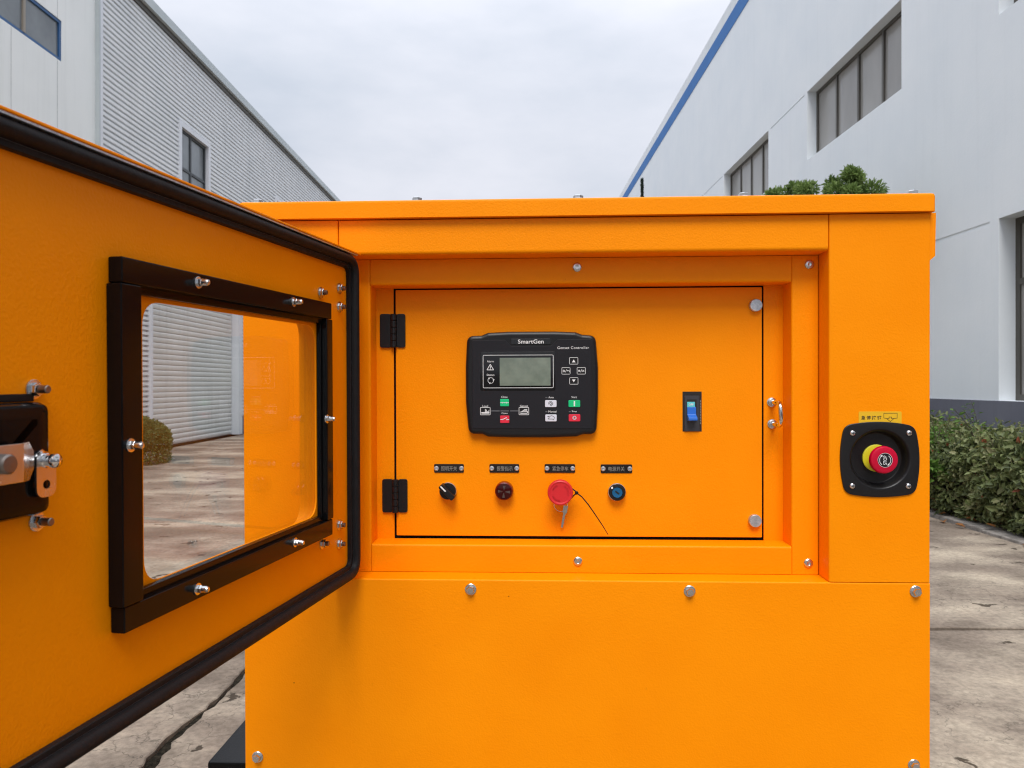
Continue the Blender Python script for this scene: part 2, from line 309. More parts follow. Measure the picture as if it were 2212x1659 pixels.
def bolt_mb(F, a, b, c0, rf=0.0085, rh=0.0058, hh=0.006, flange=0.0018, seg=6, dome=0.0012, phase=0.3):
    """flanged hex head standing out along c"""
    mb = MB(); o = Vector(F(a, b, c0)); ax = Vector(F(a, b, c0 + 1)) - o
    mb.lathe([(rf, 0), (rf, flange * 0.6), (rf * 0.9, flange), (rh * 1.02, flange * 1.1)], o, ax, 22, cap1=True)
    mb.lathe([(rh, flange), (rh, flange + hh - dome), (rh * 0.86, flange + hh), (rh * 0.5, flange + hh * 1.02)], o, ax, seg, cap1=True, phase=phase)
    return mb
def screw_mb(F, a, b, c0, r=0.006, h=0.0028, socket=True):
    mb = MB(); o = Vector(F(a, b, c0)); ax = Vector(F(a, b, c0 + 1)) - o
    if socket: mb.lathe([(r, 0), (r, h * 0.5), (r * 0.8, h * 0.9), (r * 0.46, h), (r * 0.42, h * 0.4), (r * 0.05, h * 0.3)], o, ax, 20, cap1=True)
    else: mb.lathe([(r, 0), (r * 0.97, h * 0.4), (r * 0.8, h * 0.75), (r * 0.5, h * 0.95), (r * 0.1, h)], o, ax, 20, cap1=True)
    return mb
def dup(o, parent=None, loc=None):
    c = o.copy(); COL.objects.link(c); c.parent = parent if parent else o.parent
    if loc is not None: c.location = loc
    return c

# ------------------------------------------------------------------ ground, slabs, kerb
def irregular(x0, x1, y0, y1, j, step=0.09):
    pts = []
    def edge(p, q):
        n = max(2, int((Vector(q) - Vector(p)).length / step)); ph = rng.random() * 10; tx, ty = q[0] - p[0], q[1] - p[1]; l = math.hypot(tx, ty)
        for i in range(n):
            t = i / n; k = j * (0.9 * math.sin(t * l * 2.1 + ph) + 0.5 * math.sin(t * l * 5.3 + ph * 2) + 0.45 * (rng.random() - 0.5)) * min(1, 8 * t, 8 * (1 - t) + 0.1)
            pts.append((p[0] + tx * t - ty / l * k, p[1] + ty * t + tx / l * k))
    edge((x0, y0), (x1, y0)); edge((x1, y0), (x1, y1)); edge((x1, y1), (x0, y1)); edge((x0, y1), (x0, y0)); return pts
g = MB().add([(-900, -900, -0.05), (900, -900, -0.05), (900, 900, -0.05), (-900, 900, -0.05)], [(0, 1, 2, 3)]).build('ground', 'soil')
tag(g, kind='structure', label='dark soil ground under the concrete yard')
yard = MB().add([(-900, 25.9, -0.012), (900, 25.9, -0.012), (900, 900, -0.012), (-900, 900, -0.012)], [(0, 1, 2, 3)]).build('yard_pavement', 'concrete')
tag(yard, kind='structure', label='weathered pale concrete yard between the two buildings')
JX, KX = -1.12, 3.8
def slab_column(x0, x1, cuts, j):
    for a_, b2_ in zip(cuts[:-1], cuts[1:]):
        pts = irregular(x0, x1, a_ + 0.014, b2_ - 0.014, j, 0.045)
        pts = [(x + (meander(y) + random.uniform(-0.009, 0.009) if abs(x - JX) < 0.06 else 0), y) for x, y in pts]
        MB().loops([[(x, y, -0.045) for x, y in pts], [(x, y, -0.004) for x, y in pts], [(x, y, 0.0) for x, y in inset(pts, 0.004)]]).build('concrete_slab', 'concrete', yard, smooth=False)
def meander(y): return 0.020 * math.sin(y * 1.9 + 0.6) + 0.012 * math.sin(y * 4.7) + 0.006 * math.sin(y * 11.3 + 1) 
slab_column(-6.40, JX - 0.016, [-9.6, -5.8, -1.9, 2.1, 6.42, 10.4, 14.4, 18.4, 22.4, 25.9], 0.011)
slab_column(JX + 0.016, KX - 0.012, [-9.2, -4.8, -0.6, 3.63, 8.0, 12.4, 16.8, 21.2, 25.9], 0.009)
kerb = MB().box(KX + 0.03, KX + 0.235, -8, 26, -0.05, -0.03).build('kerb', 'soil'); tag(kerb, kind='structure', label='low grey kerb along the hedge')
kb = None
for i in range(31):
    y = -6.0 + i * 1.0
    if kb is None: kb = MB().rbox(-0.12, 0.12, 0.006, 0.994, -0.06, 0.030, 0.012, 2).build('kerb_stone', 'kerb_concrete', kerb); o = kb
    else: o = dup(kb)
    o.location = (KX + 0.12 + random.uniform(-0.008, 0.008), y, random.uniform(-0.008, 0.006)); o.rotation_euler = (0, random.uniform(-0.02, 0.02), random.uniform(-0.006, 0.006))
# dirt packed into the long joint
mb = MB(); ring = []
ys = np.arange(-3, 14, 0.06)
for y in ys:
    wv = 0.05; cxx = JX + meander(y)
    ring.append([(cxx - wv, y, -0.032), (cxx - wv * 0.3, y, -0.016 + 0.010 * random.random()), (cxx + wv * 0.3, y, -0.016 + 0.010 * random.random()), (cxx + wv, y, -0.032)])
mb.loops(ring); tag(mb.build('joint_dirt', 'joint_soil', None), kind='stuff', label='dark dirt packed into the yard joint')

# ------------------------------------------------------------------ wall pieces with real openings (wall in the y-z plane at x = X)
def wall_cells(mb, X, y0, y1, z0, z1, holes, sgn):
    """holes: (ya, yb, za, zb, depth); reveal runs to X + sgn * depth (sgn = direction into the wall)"""
    hs = [(max(a, y0), min(b, y1), max(c, z0), min(d, z1), e, a >= y0 - 1e-6, b <= y1 + 1e-6, c >= z0 - 1e-6, d <= z1 + 1e-6) for a, b, c, d, e in holes if b > y0 + 1e-6 and a < y1 - 1e-6 and d > z0 and c < z1]
    Y = sorted({y0, y1} | {h[0] for h in hs} | {h[1] for h in hs}); Z = sorted({z0, z1} | {h[2] for h in hs} | {h[3] for h in hs})
    for i in range(len(Y) - 1):
        for k in range(len(Z) - 1):
            cy, cz = (Y[i] + Y[i + 1]) / 2, (Z[k] + Z[k + 1]) / 2
            if any(h[0] < cy < h[1] and h[2] < cz < h[3] for h in hs): continue
            mb.add([(X, Y[i], Z[k]), (X, Y[i + 1], Z[k]), (X, Y[i + 1], Z[k + 1]), (X, Y[i], Z[k + 1])], [(0, 1, 2, 3)])
    for a, b, c, d, e, fa, fb, fc, fd in hs:
        q = X + sgn * e
        if fa: mb.add([(X, a, c), (q, a, c), (q, a, d), (X, a, d)], [(0, 1, 2, 3)])
        if fb: mb.add([(X, b, c), (q, b, c), (q, b, d), (X, b, d)], [(0, 1, 2, 3)])
        if fc: mb.add([(X, a, c), (X, b, c), (q, b, c), (q, a, c)], [(0, 1, 2, 3)])
        if fd: mb.add([(X, a, d), (X, b, d), (q, b, d), (q, a, d)], [(0, 1, 2, 3)])
        if e < 0.05: mb.add([(q, a, c), (q, b, c), (q, b, d), (q, a, d)], [(0, 1, 2, 3)])
    return mb
def build_flat(mb, name, material, parent):
    me = bpy.data.meshes.new(name); me.from_pydata(mb.v, [], mb.f); me.update(); return link(name, me, material, parent, smooth=False)
def window(parent, X, sgn, ya, yb, za, zb, depth, cols, rows, fmat, pmat, fw=0.05, name='window', mull=None):
    q = X + sgn * (depth - 0.05); f = MB()
    f.box(q, q + sgn * 0.05, ya, ya + fw, za, zb).box(q, q + sgn * 0.05, yb - fw, yb, za, zb)
    f.box(q + sgn * 0.001, q + sgn * 0.049, ya + fw, yb - fw, za, za + fw).box(q + sgn * 0.001, q + sgn * 0.049, ya + fw, yb - fw, zb - fw, zb)
    o = build_flat(f, name, fmat, parent)
    Y = [ya + fw + (yb - ya - 2 * fw) * c for c in cols]; Z = [za + fw + (zb - za - 2 * fw) * r for r in rows]
    for y in Y[1:-1]: build_flat(MB().box(q - sgn * 0.006, q + sgn * 0.044, y - fw * 0.5, y + fw * 0.5, za + fw, zb - fw), 'mullion', mull or fmat, o)
    for z in Z[1:-1]: build_flat(MB().box(q - sgn * 0.003, q + sgn * 0.041, ya + fw, yb - fw, z - fw * 0.5, z + fw * 0.5), 'transom', mull or fmat, o)
    for i in range(len(Y) - 1):
        for k in range(len(Z) - 1):
            dx = random.uniform(0.018, 0.028)
            t4 = [dx + random.uniform(-0.004, 0.004) for _ in range(4)]; pb = MB()
            cor = [(Y[i], Z[k]), (Y[i + 1], Z[k]), (Y[i + 1], Z[k + 1]), (Y[i], Z[k + 1])]
            pb.loops([[(q + sgn * t4[c], *cor[c]) for c in range(4)], [(q + sgn * (t4[c] + 0.006), *cor[c]) for c in range(4)]]); build_flat(pb, 'pane', pmat, o)
    return o

# ---- pale blue rendered factory building
XR = 5.5
bR = empty('factory_building', (XR, 12, 0)); OFF = Vector((-XR, -12, 0))
tag(bR, 'pale blue rendered factory building with a blue parapet stripe and grey plinth', 'building')
def adopt(o, root):
    o.location = o.location - root.location; return o
near = [8.37 - 5.43 + 5.43 * k for k in range(-3, 11)]          # far edge of each window bay
rows_up = [(f - 3.34, f, 5.37, 6.64, 0.22) for f in near]; rows_gr = [(f - 3.34, f, 1.013, 3.07, 0.24) for f in near]
grooves = [(f + 0.12, f + 1.97, 6.60, 6.64, 0.012) for f in near] + [(f + 0.16, f + 1.90, 3.03, 3.07, 0.012) for f in near]
Y0, Y1 = near[0] - 4.5, near[-1] + 2.2
wall = build_flat(wall_cells(MB(), XR, Y0, Y1, 1.01, 10.11, rows_up + rows_gr + grooves, 1), 'wall', 'render_blue_white', bR); adopt(wall, bR)
adopt(build_flat(MB().box(XR - 0.018, XR + 0.3, Y0, Y1, -0.05, 1.01), 'plinth', 'plinth_grey', bR), bR)
adopt(build_flat(MB().box(XR - 0.012, XR + 0.3, Y0, Y1, 10.11, 10.50), 'parapet_band', 'band_blue', bR), bR)
adopt(build_flat(MB().box(XR - 0.004, XR + 0.3, Y0, Y1, 10.50, 10.82), 'parapet', 'coping', bR), bR)
adopt(build_flat(MB().box(XR + 0.31, XR + 12, Y0 + 0.01, Y1 - 0.01, -0.05, 10.3), 'building_core', 'roof_grey', bR), bR)
adopt(build_flat(MB().box(XR + 0.001, XR + 0.309, Y1 - 0.004, Y1, 1.01, 10.11), 'end_wall', 'render_blue_white', bR), bR)
for f in near:
    if f > 1: adopt(window(bR, XR, 1, f - 3.34, f, 5.37, 6.64, 0.22, [0, .25, .5, .75, 1], [0, 1], 'frame_bronze', 'pane_brown', 0.055), bR)
    if f > 1: adopt(window(bR, XR, 1, f - 3.34, f, 1.013, 3.07, 0.24, [0, .25, .5, .75, 1], [0, .66, 1], 'frame_bronze', 'pane_brown', 0.07), bR)

# ---- corrugated metal workshop with roller shutter
XL = -6.55
bL = empty('metal_workshop', (XL, 20, 0)); tag(bL, 'corrugated grey metal workshop with a white roller shutter', 'building')
CY0, CY1 = 11.78, 62.0
door_h = (13.42, 17.62, -0.1, 4.2)
wins = [(14.66 + 5.94 * k, 15.95 + 5.94 * k, 4.74, 6.30) for k in range(7)]
mb = MB(); PITCH = 0.0905; prof = [(0.0, 0.0), (0.56, 0.0), (0.62, 0.058), (0.94, 0.058)]   # (fraction of pitch, depth)
zz = []
k = 0
while k * PITCH < 7.95:
    for fr_, dp in prof: zz.append(((k + fr_) * PITCH, dp))
    k += 1
holes = [door_h] + wins
for i in range(len(zz) - 1):
    za, da = zz[i]; zb, db = zz[i + 1]; zc = (za + zb) / 2
    cuts = sorted([(h[0], h[1]) for h in holes if h[2] < zc < h[3]]); y = CY0
    for a_, b2_ in cuts + [(CY1, CY1)]:
        if a_ > y: mb.add([(XL - da, y, za), (XL - da, a_, za), (XL - db, a_, zb), (XL - db, y, zb)], [(0, 1, 2, 3)])
        y = max(y, b2_)
adopt(build_flat(mb, 'cladding', 'sheet_metal', bL), bL)
adopt(build_flat(MB().box(XL - 0.30, XL - 14, CY0 - 0.02, CY1, -0.05, 7.9), 'building_core', 'roof_grey', bL), bL)
fs = build_flat(MB().box(XL - 0.3, XL + 0.10, CY0 - 0.05, CY1, 7.93, 8.10), 'fascia', 'fascia_grey', bL); adopt(fs, bL)
adopt(build_flat(MB().box(XL - 0.03, XL + 0.035, CY0, CY1, 7.84, 7.93), 'soffit_trim', 'frame_bronze', bL), bL)
for k, (a_, b2_, c_, d_) in enumerate(wins):
    wf = adopt(window(bL, XL, -1, a_, b2_, c_, d_, 0.10, [0, .42, 1], [0, .5, 1], 'frame_dark', 'pane_grey', 0.055), bL)
    t_ = MB(); t_.box(XL - 0.09, XL + 0.022, a_ - 0.10, a_, c_ - 0.10, d_ + 0.10).box(XL - 0.09, XL + 0.022, b2_, b2_ + 0.10, c_ - 0.10, d_ + 0.10)
    t_.box(XL - 0.09, XL + 0.020, a_, b2_, d_, d_ + 0.10).box(XL - 0.09, XL + 0.020, a_, b2_, c_ - 0.10, c_)
    adopt(build_flat(t_, 'window_surround', 'trim_white', bL), bL)
sh = build_flat(MB().box(XL - 0.16, XL - 0.20, 13.42, 17.62, 0.0, 4.2), 'roller_shutter', 'frame_dark', bL); adopt(sh, bL)
SP = 0.104
sp_ = [(0.0, 0.0), (0.012, 0.2 * SP), (0.020, 0.5 * SP), (0.014, 0.8 * SP), (0.0, SP - 0.010), (-0.016, SP - 0.004), (-0.016, 0.0)]
slat = None
for k in range(40):
    if slat is None:
        s_ = MB(); s_.loops([[(x_, 13.43, z_) for x_, z_ in sp_], [(x_, 17.61, z_) for x_, z_ in sp_]]); slat = s_.build('slat', 'shutter_metal', sh); o = slat
    else: o = dup(slat)
    o.location = Vector((XL - 0.135, 0, 0.01 + k * SP))
adopt(build_flat(MB().box(XL - 0.21, XL + 0.05, 17.62, 17.86, 0.0, 4.4), 'door_post', 'trim_white', bL), bL)
adopt(build_flat(MB().box(XL - 0.21, XL + 0.05, 13.36, 13.42, 0.0, 4.4), 'door_post', 'trim_white', bL), bL)
adopt(build_flat(MB().box(XL - 0.21, XL + 0.05, 13.42, 17.62, 4.2, 4.4), 'door_head', 'trim_white', bL), bL)
adopt(build_flat(MB().box(XL - 0.02, XL + 0.03, CY0, 13.36, -0.05, 0.42).box(XL - 0.02, XL + 0.03, 17.86, CY1, -0.05, 0.42), 'base_course', 'plinth_grey', bL), bL)

# ---- white panel building with ribbon window
bW = empty('panel_building', (XL, 0, 0)); tag(bW, 'white vertical panel building with a blue framed ribbon window', 'building')
rib = (1.0, 10.74, 5.87, 6.46, 0.09)
ys = [-13.0 + 0.985 * k for k in range(26)]; ys[-1] = 11.62
for a_, b2_ in zip(ys[:-1], ys[1:]):
    adopt(build_flat(wall_cells(MB(), XL + 0.02, a_ + 0.003, b2_ - 0.003, -0.05, 9.2, [rib], -1), 'wall_panel', 'panel_white', bW), bW)
adopt(build_flat(MB().box(XL - 0.14, XL - 14, -13.0, 11.6, -0.05, 9.1), 'building_core', 'roof_grey', bW), bW)
adopt(build_flat(MB().box(XL - 0.3, XL + 0.06, 11.62, 11.76, -0.05, 9.2), 'corner_trim', 'trim_white', bW), bW)
adopt(build_flat(MB().box(XL - 0.02, XL + 0.085, 11.60, 11.64, 0, 9.2), 'drain_strip', 'fascia_grey', bW), bW)
adopt(build_flat(MB().box(XL - 0.3, XL + 0.10, -13.0, 11.8, 9.2, 9.4), 'fascia', 'fascia_grey', bW), bW)
adopt(window(bW, XL + 0.02, -1, 1.0, 10.74, 5.87, 6.46, 0.06, [0] + [1 - 0.0795 * k for k in range(12, 0, -1)] + [1], [0, 1], 'frame_blue', 'pane_grey', 0.045, mull='frame_tan'), bW)

# ------------------------------------------------------------------ leaves
def leaf_mesh(name, P, D, U, ln, wd, material, parent, tint, fold=0.25):
    n = len(P); D = D / np.linalg.norm(D, axis=1, keepdims=True); S = np.cross(D, U); S /= np.linalg.norm(S, axis=1, keepdims=True) + 1e-9; Nn = np.cross(S, D)
    ln = np.broadcast_to(ln, n)[:, None]; wd = np.broadcast_to(wd, n)[:, None]
    V = np.empty((n, 6, 3))
    V[:, 0] = P; V[:, 1] = P + D * ln * 0.38 + S * wd * 0.5 + Nn * wd * fold; V[:, 2] = P + D * ln * 0.75 + S * wd * 0.33 + Nn * wd * fold * 0.3
    V[:, 3] = P + D * ln - Nn * ln * 0.12; V[:, 4] = P + D * ln * 0.75 - S * wd * 0.33 + Nn * wd * fold * 0.3; V[:, 5] = P + D * ln * 0.38 - S * wd * 0.5 + Nn * wd * fold
    base = (np.arange(n) * 6)[:, None]
    F_ = np.concatenate([base + np.array([[0, 1, 2, 3]]), base + np.array([[0, 3, 4, 5]])], 1).reshape(-1)
    me = bpy.data.meshes.new(name); me.vertices.add(n * 6); me.vertices.foreach_set('co', V.reshape(-1)); me.loops.add(len(F_)); me.loops.foreach_set('vertex_index', F_.astype(np.int32))
    me.polygons.add(n * 2); me.polygons.foreach_set('loop_start', (np.arange(n * 2) * 4).astype(np.int32)); me.polygons.foreach_set('loop_total', np.full(n * 2, 4, np.int32)); me.update(calc_edges=True)
    at_ = me.attributes.new('tint', 'FLOAT', 'POINT'); at_.data.foreach_set('value', np.repeat(tint, 6).astype(np.float32))
    return link(name, me, material, parent, smooth=False)
def rnd_dirs(n): d = rng.normal(size=(n, 3)); return d / np.linalg.norm(d, axis=1, keepdims=True)
def fbm(x, y): return 0.5 * np.sin(x * 2.1 + 1.3 * np.sin(y * 1.7)) + 0.3 * np.sin(x * 5.3 + y * 3.1) + 0.2 * np.sin(x * 11.7 - y * 7.3 + 2)

# clipped hedge along the rendered building
hed = empty('hedge', (4.45, 9.0, 0)); tag(hed, 'low leafy green hedge growing between the kerb and the pale blue building', 'hedge')
def hedge_pts(n, y0, y1):
    y = rng.uniform(y0, y1, n); t = rng.random(n)
    hx = 3.94 + 0.09 * fbm(y * 1.3, y); top = 0.71 + 0.12 * fbm(y * 1.1, y * 0.7) + 0.05 * fbm(y * 4.1, y * 2.7)
    side = t < 0.52
    a_ = rng.random(n); dpt = rng.beta(1.2, 3.0, n) * 0.22
    zs = np.where(side, 0.04 + a_ * (top - 0.04), top); bul = 0.10 * np.sin(np.clip(zs / top, 0, 1) * 3.1) 
    x = np.where(side, hx - bul + dpt + 0.07 * fbm(y * 4, zs * 9) + 0.12 * np.clip((zs / top - 0.85) / 0.15, 0, 1), hx + 0.02 + a_ * 1.2)
    z = np.where(side, zs, top - dpt + 0.07 * fbm(x * 4, y * 4) + 0.10 * (rng.random(n) ** 6))
    P = np.stack([x, y, z], 1); Nn = np.where(side[:, None], np.array([[-1, 0, 0.35]]), np.array([[-0.2, 0, 1.0]])); return P, Nn
for nm, cnt, y0, y1, l0, l1 in (('foliage', 40000, 3.0, 9.5, 0.034, 0.068), ('foliage', 16000, 9.5, 26.0, 0.05, 0.10)):
    P, Nn = hedge_pts(cnt, y0, y1); D = Nn * 0.5 + rnd_dirs(cnt) * 0.95 + np.array([[0, 0, -0.15]]); ln = rng.uniform(l0, l1, cnt) * np.where(rng.random(cnt) < 0.08, 1.5, 1.0)
    clump = np.clip(0.45 + 0.26 * fbm(P[:, 1] * 3.0, P[:, 2] * 7 + P[:, 0] * 3) + rng.normal(0, 0.17, cnt), 0, 0.95); clump = np.where(rng.random(cnt) < 0.006, 1.0, clump)
    leaf_mesh(nm, P - np.array([[4.45, 9.0, 0]]), D, Nn + rnd_dirs(cnt) * 0.5, ln, ln * rng.uniform(0.42, 0.6, cnt), 'hedge_leaf', hed, clump)
mb = MB()
for i in range(150):
    y = random.uniform(3.2, 12); x = random.uniform(4.0, 4.6)
    mb.tube([(x - 4.45, y - 9, -0.03), (x - 4.45 + random.uniform(-.05, .05), y - 9 + random.uniform(-.1, .1), 0.35), (x - 4.45 + random.uniform(-.15, .1), y - 9 + random.uniform(-.2, .2), 0.74)], [0.009, 0.006, 0.003], 5)
mb.build('stems', 'twig', hed)
mb = MB().box(-0.52, 0.75, -5.9, 16.9, -0.05, 0.0)
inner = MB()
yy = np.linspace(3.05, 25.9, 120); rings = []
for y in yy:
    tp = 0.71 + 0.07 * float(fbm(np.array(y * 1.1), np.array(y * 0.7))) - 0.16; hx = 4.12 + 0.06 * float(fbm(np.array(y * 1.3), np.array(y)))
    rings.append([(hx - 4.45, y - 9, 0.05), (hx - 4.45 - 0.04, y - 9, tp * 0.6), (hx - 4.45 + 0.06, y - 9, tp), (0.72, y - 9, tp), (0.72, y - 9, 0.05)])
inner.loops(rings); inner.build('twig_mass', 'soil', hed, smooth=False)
bed = MB().box(KX + 0.245, 5.47, -6, 25.9, -0.045, -0.012).build('planting_bed', 'soil'); tag(bed, kind='structure', label='dark soil planting bed under the hedge')
def sprig(name, label, x, y, h, lean, n_leaf, material, ln, group=None, spread=0.25, nst=3):
    r = empty(name, (x, y, 0)); tag(r, label, 'plant', group); P = []; D = []
    st = MB()
    for k in range(nst):
        a_ = random.uniform(-spread, spread); hh = h * random.uniform(0.72, 1.0)
        pts = [Vector((0, 0, 0.3)) + Vector((a_ * t * t + lean * t * t + 0.02 * math.sin(t * 6 + k), (random.uniform(-1, 1) * 0.02) + 0.3 * a_ * t, (hh - 0.3) * t)) for t in np.linspace(0, 1, 9)]
        st.tube(pts, [0.005 * (1 - 0.75 * t) + 0.0008 for t in np.linspace(0, 1, 9)], 5)
        for q in range(n_leaf):
            t = random.uniform(0.35, 1.0); i_ = min(7, int(t * 8)); p = pts[i_].lerp(pts[i_ + 1], t * 8 - i_); dd = Vector((random.uniform(-1, 1), random.uniform(-1, 1), random.uniform(-0.3, 0.5))).normalized()
            tip = p + dd * random.uniform(0.01, 0.09); st.tube([p, tip], [0.0014, 0.0008], 3); P.append(tip); D.append(dd)
    st.build('stems', 'twig', r); P = np.array(P); D = np.array(D); l_ = rng.uniform(ln * 0.6, ln, len(P))
    leaf_mesh('leaves', P, D, rnd_dirs(len(P)) + np.array([[0, 0, 1.2]]), l_, l_ * 0.5, material, r, rng.random(len(P))); return r
sprig('wild_shoot', 'thin bare twiggy shoot rising above the hedge against the grey plinth', 4.32, 6.7, 1.14, -0.26, 40, 'fresh_leaf', 0.04, spread=0.14, nst=4)
sprig('leafy_shoot', 'bright green leafy shoot on the hedge top beside the generator edge', 4.06, 7.0, 0.93, 0.02, 40, 'fresh_leaf', 0.07, spread=0.10, nst=3)
sprig('leafy_shoot', 'bright green leaves hanging on the hedge face near the kerb', 3.78, 6.62, 0.56, -0.06, 46, 'fresh_leaf', 0.075, spread=0.16, nst=4)
for i in range(14):
    sprig('stray_twig', 'short stray twig with pale leaves sticking out of the hedge', random.uniform(3.86, 4.25), 4.9 + i * 0.30 + random.uniform(-.1, .1), random.uniform(0.80, 1.02), random.uniform(-0.14, 0.05), 14, random.choice(['fresh_leaf', 'hedge_leaf']), 0.055, group='stray twigs on the hedge', spread=0.16, nst=2)
P = []
lv = None
for i in range(34):
    y = random.uniform(4.9, 8.5); x = random.choice([random.uniform(3.70, 3.95), random.uniform(3.78, 3.98)])
    if lv is None:
        lv = leaf_mesh('fallen_leaf', np.zeros((1, 3)), np.array([[1.0, 0.2, 0.05]]), np.array([[0, 0, 1.0]]), 0.075, 0.045, 'dry_leaf', None, np.array([0.4])); o = lv
    else: o = dup(lv)
    o.location = (x, y, 0.055 if x > 3.8 else 0.012); o.rotation_euler = (random.uniform(-.4, .4), random.uniform(-.4, .2), random.uniform(0, 6.28)); s_ = random.uniform(0.7, 1.35); o.scale = (s_, s_, s_)
    tag(o, 'small curled orange dry leaf lying by the hedge foot', 'leaf', 'dry leaves fallen along the kerb')

def broad_tree(label, x, y, h, cw, ch, n, seed_, material='tree_leaf', group='young trees by the pale blue building', name='young_tree', ln=0.075):
    r = empty(name, (x, y, 0)); tag(r, label, 'tree', group)
    tk = MB(); tk.tube([(0, 0, -0.05), (0.03, 0.02, h * 0.4), (-0.02, 0.03, h * 0.75), (0, 0, h * 0.95)], [0.07, 0.055, 0.035, 0.01], 9)
    rs = np.random.default_rng(seed_); tips = []
    for k in range(26):
        a_ = rs.uniform(0, 6.28); zb = h - ch * rs.uniform(0.15, 0.95); rr_ = cw * rs.uniform(0.45, 1.12) * math.sqrt(max(0.12, 1 - ((h - ch * 0.55 - zb) / (ch * 0.62)) ** 2)); tip = Vector((rr_ * math.cos(a_), rr_ * math.sin(a_), zb + ch * rs.uniform(0.0, 0.16)))
        tk.tube([(0, 0, zb - ch * 0.2), Vector((0, 0, zb - ch * 0.1)).lerp(tip, 0.5), tip], [0.022, 0.013, 0.004], 5); tips.append(tip)
    tk.build('trunk', 'bark', r); tips.append(Vector((0.05, 0, h - 0.12))); tips.append(Vector((-0.15, 0.1, h - 0.22)))
    P = []; D = []; T = []
    per = n // len(tips)
    for tp in tips:
        rad = rs.uniform(0.06, 0.15); d = rs.normal(size=(per, 3)); d /= np.linalg.norm(d, axis=1, keepdims=True); q = np.array(tp) + d * (rs.random(per) ** 0.45 * rad)[:, None] * np.array([[1, 1, 0.8]])
        P.append(q); D.append(d + np.array([[0, 0, 0.35]]) + rs.normal(size=(per, 3)) * 0.5); T.append(np.clip(rs.uniform(0.15, 0.7) + rs.normal(0, 0.18, per), 0, 1))
    P = np.concatenate(P); D = np.concatenate(D); T = np.concatenate(T); l_ = rs.uniform(ln * 0.6, ln * 1.2, len(P))
    leaf_mesh('crown', P, D, rnd_dirs(len(P)) + np.array([[0, 0, 1.0]]), l_, l_ * 0.34, material, r, T); return r
broad_tree('round crowned young green tree, nearer of the two above the generator lid', 4.58, 10.1, 4.16, 0.33, 1.25, 9000, 3)
broad_tree('spreading young green tree, farther of the two above the generator lid', 4.52, 12.0, 4.50, 0.42, 1.25, 9000, 5)
def cypress(label, x, y, h):
    r = empty('slender_cypress', (x, y, 0)); tag(r, label, 'tree', 'slim dark cypresses')
    MB().tube([(0, 0, -0.05), (0, 0, h * 0.5), (0, 0, h * 0.97)], [0.09, 0.06, 0.012], 7).build('trunk', 'bark', r)
    n = 6000; z = rng.uniform(0.8, h, n); rad = 0.085 * np.clip((h - z) / (h * 0.35), 0.12, 1) * (1 + 0.35 * fbm(z * 4, z)); a_ = rng.uniform(0, 6.28, n); q = rng.random(n) ** 0.5 * rad
    P = np.stack([q * np.cos(a_), q * np.sin(a_), z], 1); D = np.stack([np.cos(a_), np.sin(a_), np.full(n, 1.6)], 1) + rng.normal(size=(n, 3)) * 0.3
    leaf_mesh('crown', P, D, rnd_dirs(n), 0.09, 0.03, 'cypress_leaf', r, rng.random(n))
cypress('slim dark cypress spire, taller of the two beside the blue stripe', 4.62, 26.3, 8.45); cypress('slim dark cypress spire, shorter of the two beside the blue stripe', 4.60, 28.0, 8.05)
# trimmed shrub before the roller shutter
shr = empty('trimmed_shrub', (-5.70, 11.2, 0)); tag(shr, 'rounded olive green shrub in front of the white roller shutter', 'shrub')
n = 15000; d = rnd_dirs(n); d[:, 2] = np.abs(d[:, 2]) * 1.0 - 0.12 * (rng.random(n)); rad = 0.50 * (1 - 0.28 * rng.beta(1, 3, n)) * (1 + 0.07 * fbm(d[:, 0] * 5, d[:, 2] * 6))
P = d * rad[:, None] * np.array([[1, 1, 0.72]]) + np.array([[0, 0, 0.34]]); P[:, 2] = np.where(rng.random(n) < 0.35, P[:, 2] * rng.random(n) , P[:, 2])
l_ = rng.uniform(0.025, 0.05, n); leaf_mesh('foliage', P, d + rnd_dirs(n) * 0.8, rnd_dirs(n) + d, l_, l_ * 0.5, 'shrub_leaf', shr, np.clip(0.45 + 0.25 * fbm(P[:, 0] * 8, P[:, 2] * 9) + rng.normal(0, 0.2, n), 0, 1))
mb = MB()
for i in range(26):
    a_ = random.uniform(0, 6.28); q = random.uniform(0.1, 0.36); mb.tube([(0.04 * math.cos(a_), 0.04 * math.sin(a_), -0.02), (q * 0.6 * math.cos(a_), q * 0.6 * math.sin(a_), 0.25), (q * math.cos(a_), q * math.sin(a_), 0.55)], [0.012, 0.008, 0.003], 5)
mb.build('stems', 'twig', shr)

# ================================================================== the generator set
gen = empty('generator_set'); tag(gen, 'orange steel generator set with an open control door standing in the yard', 'generator')
MG = Matrix.Rotation(R(-2.4), 4, 'Z') @ Matrix.Rotation(R(0.45), 4, 'X') @ Matrix.Rotation(R(-0.17), 4, 'Y')
P0 = Vector((0, 1.093, CAMZ)); loc = P0 - MG @ Vector((0, 0, CAMZ)); loc.z = 0.0
MG = Matrix.Translation(loc) @ MG
gen.matrix_world = MG
MGI = MG.inverted()
def _hit(M, px, py, off):
    o = M @ Vector((0, 0, CAMZ)); d = M.to_3x3() @ Vector(((px - CX) / FPX, 1, -(py - CY) / FPX)); t = (off - o.y) / d.y; return o + d * t
def PP(px, py, w=0.0): p = _hit(MGI, px, py, -w); return p.x, p.z       # front panel survey point -> (x, z) on the plane w metres in front of the face
def X(px, w=0.0, py=CY): return PP(px, py, w)[0]
def Z(py, w=0.0, px=CX): return PP(px, py, w)[1]
W1, W2 = -0.040, -0.080
xl, xr = X(529.5, 0, 1500), X(2009, 0, 1000)
rx0, rx1 = X(733), X(1790)                              # recess in the face
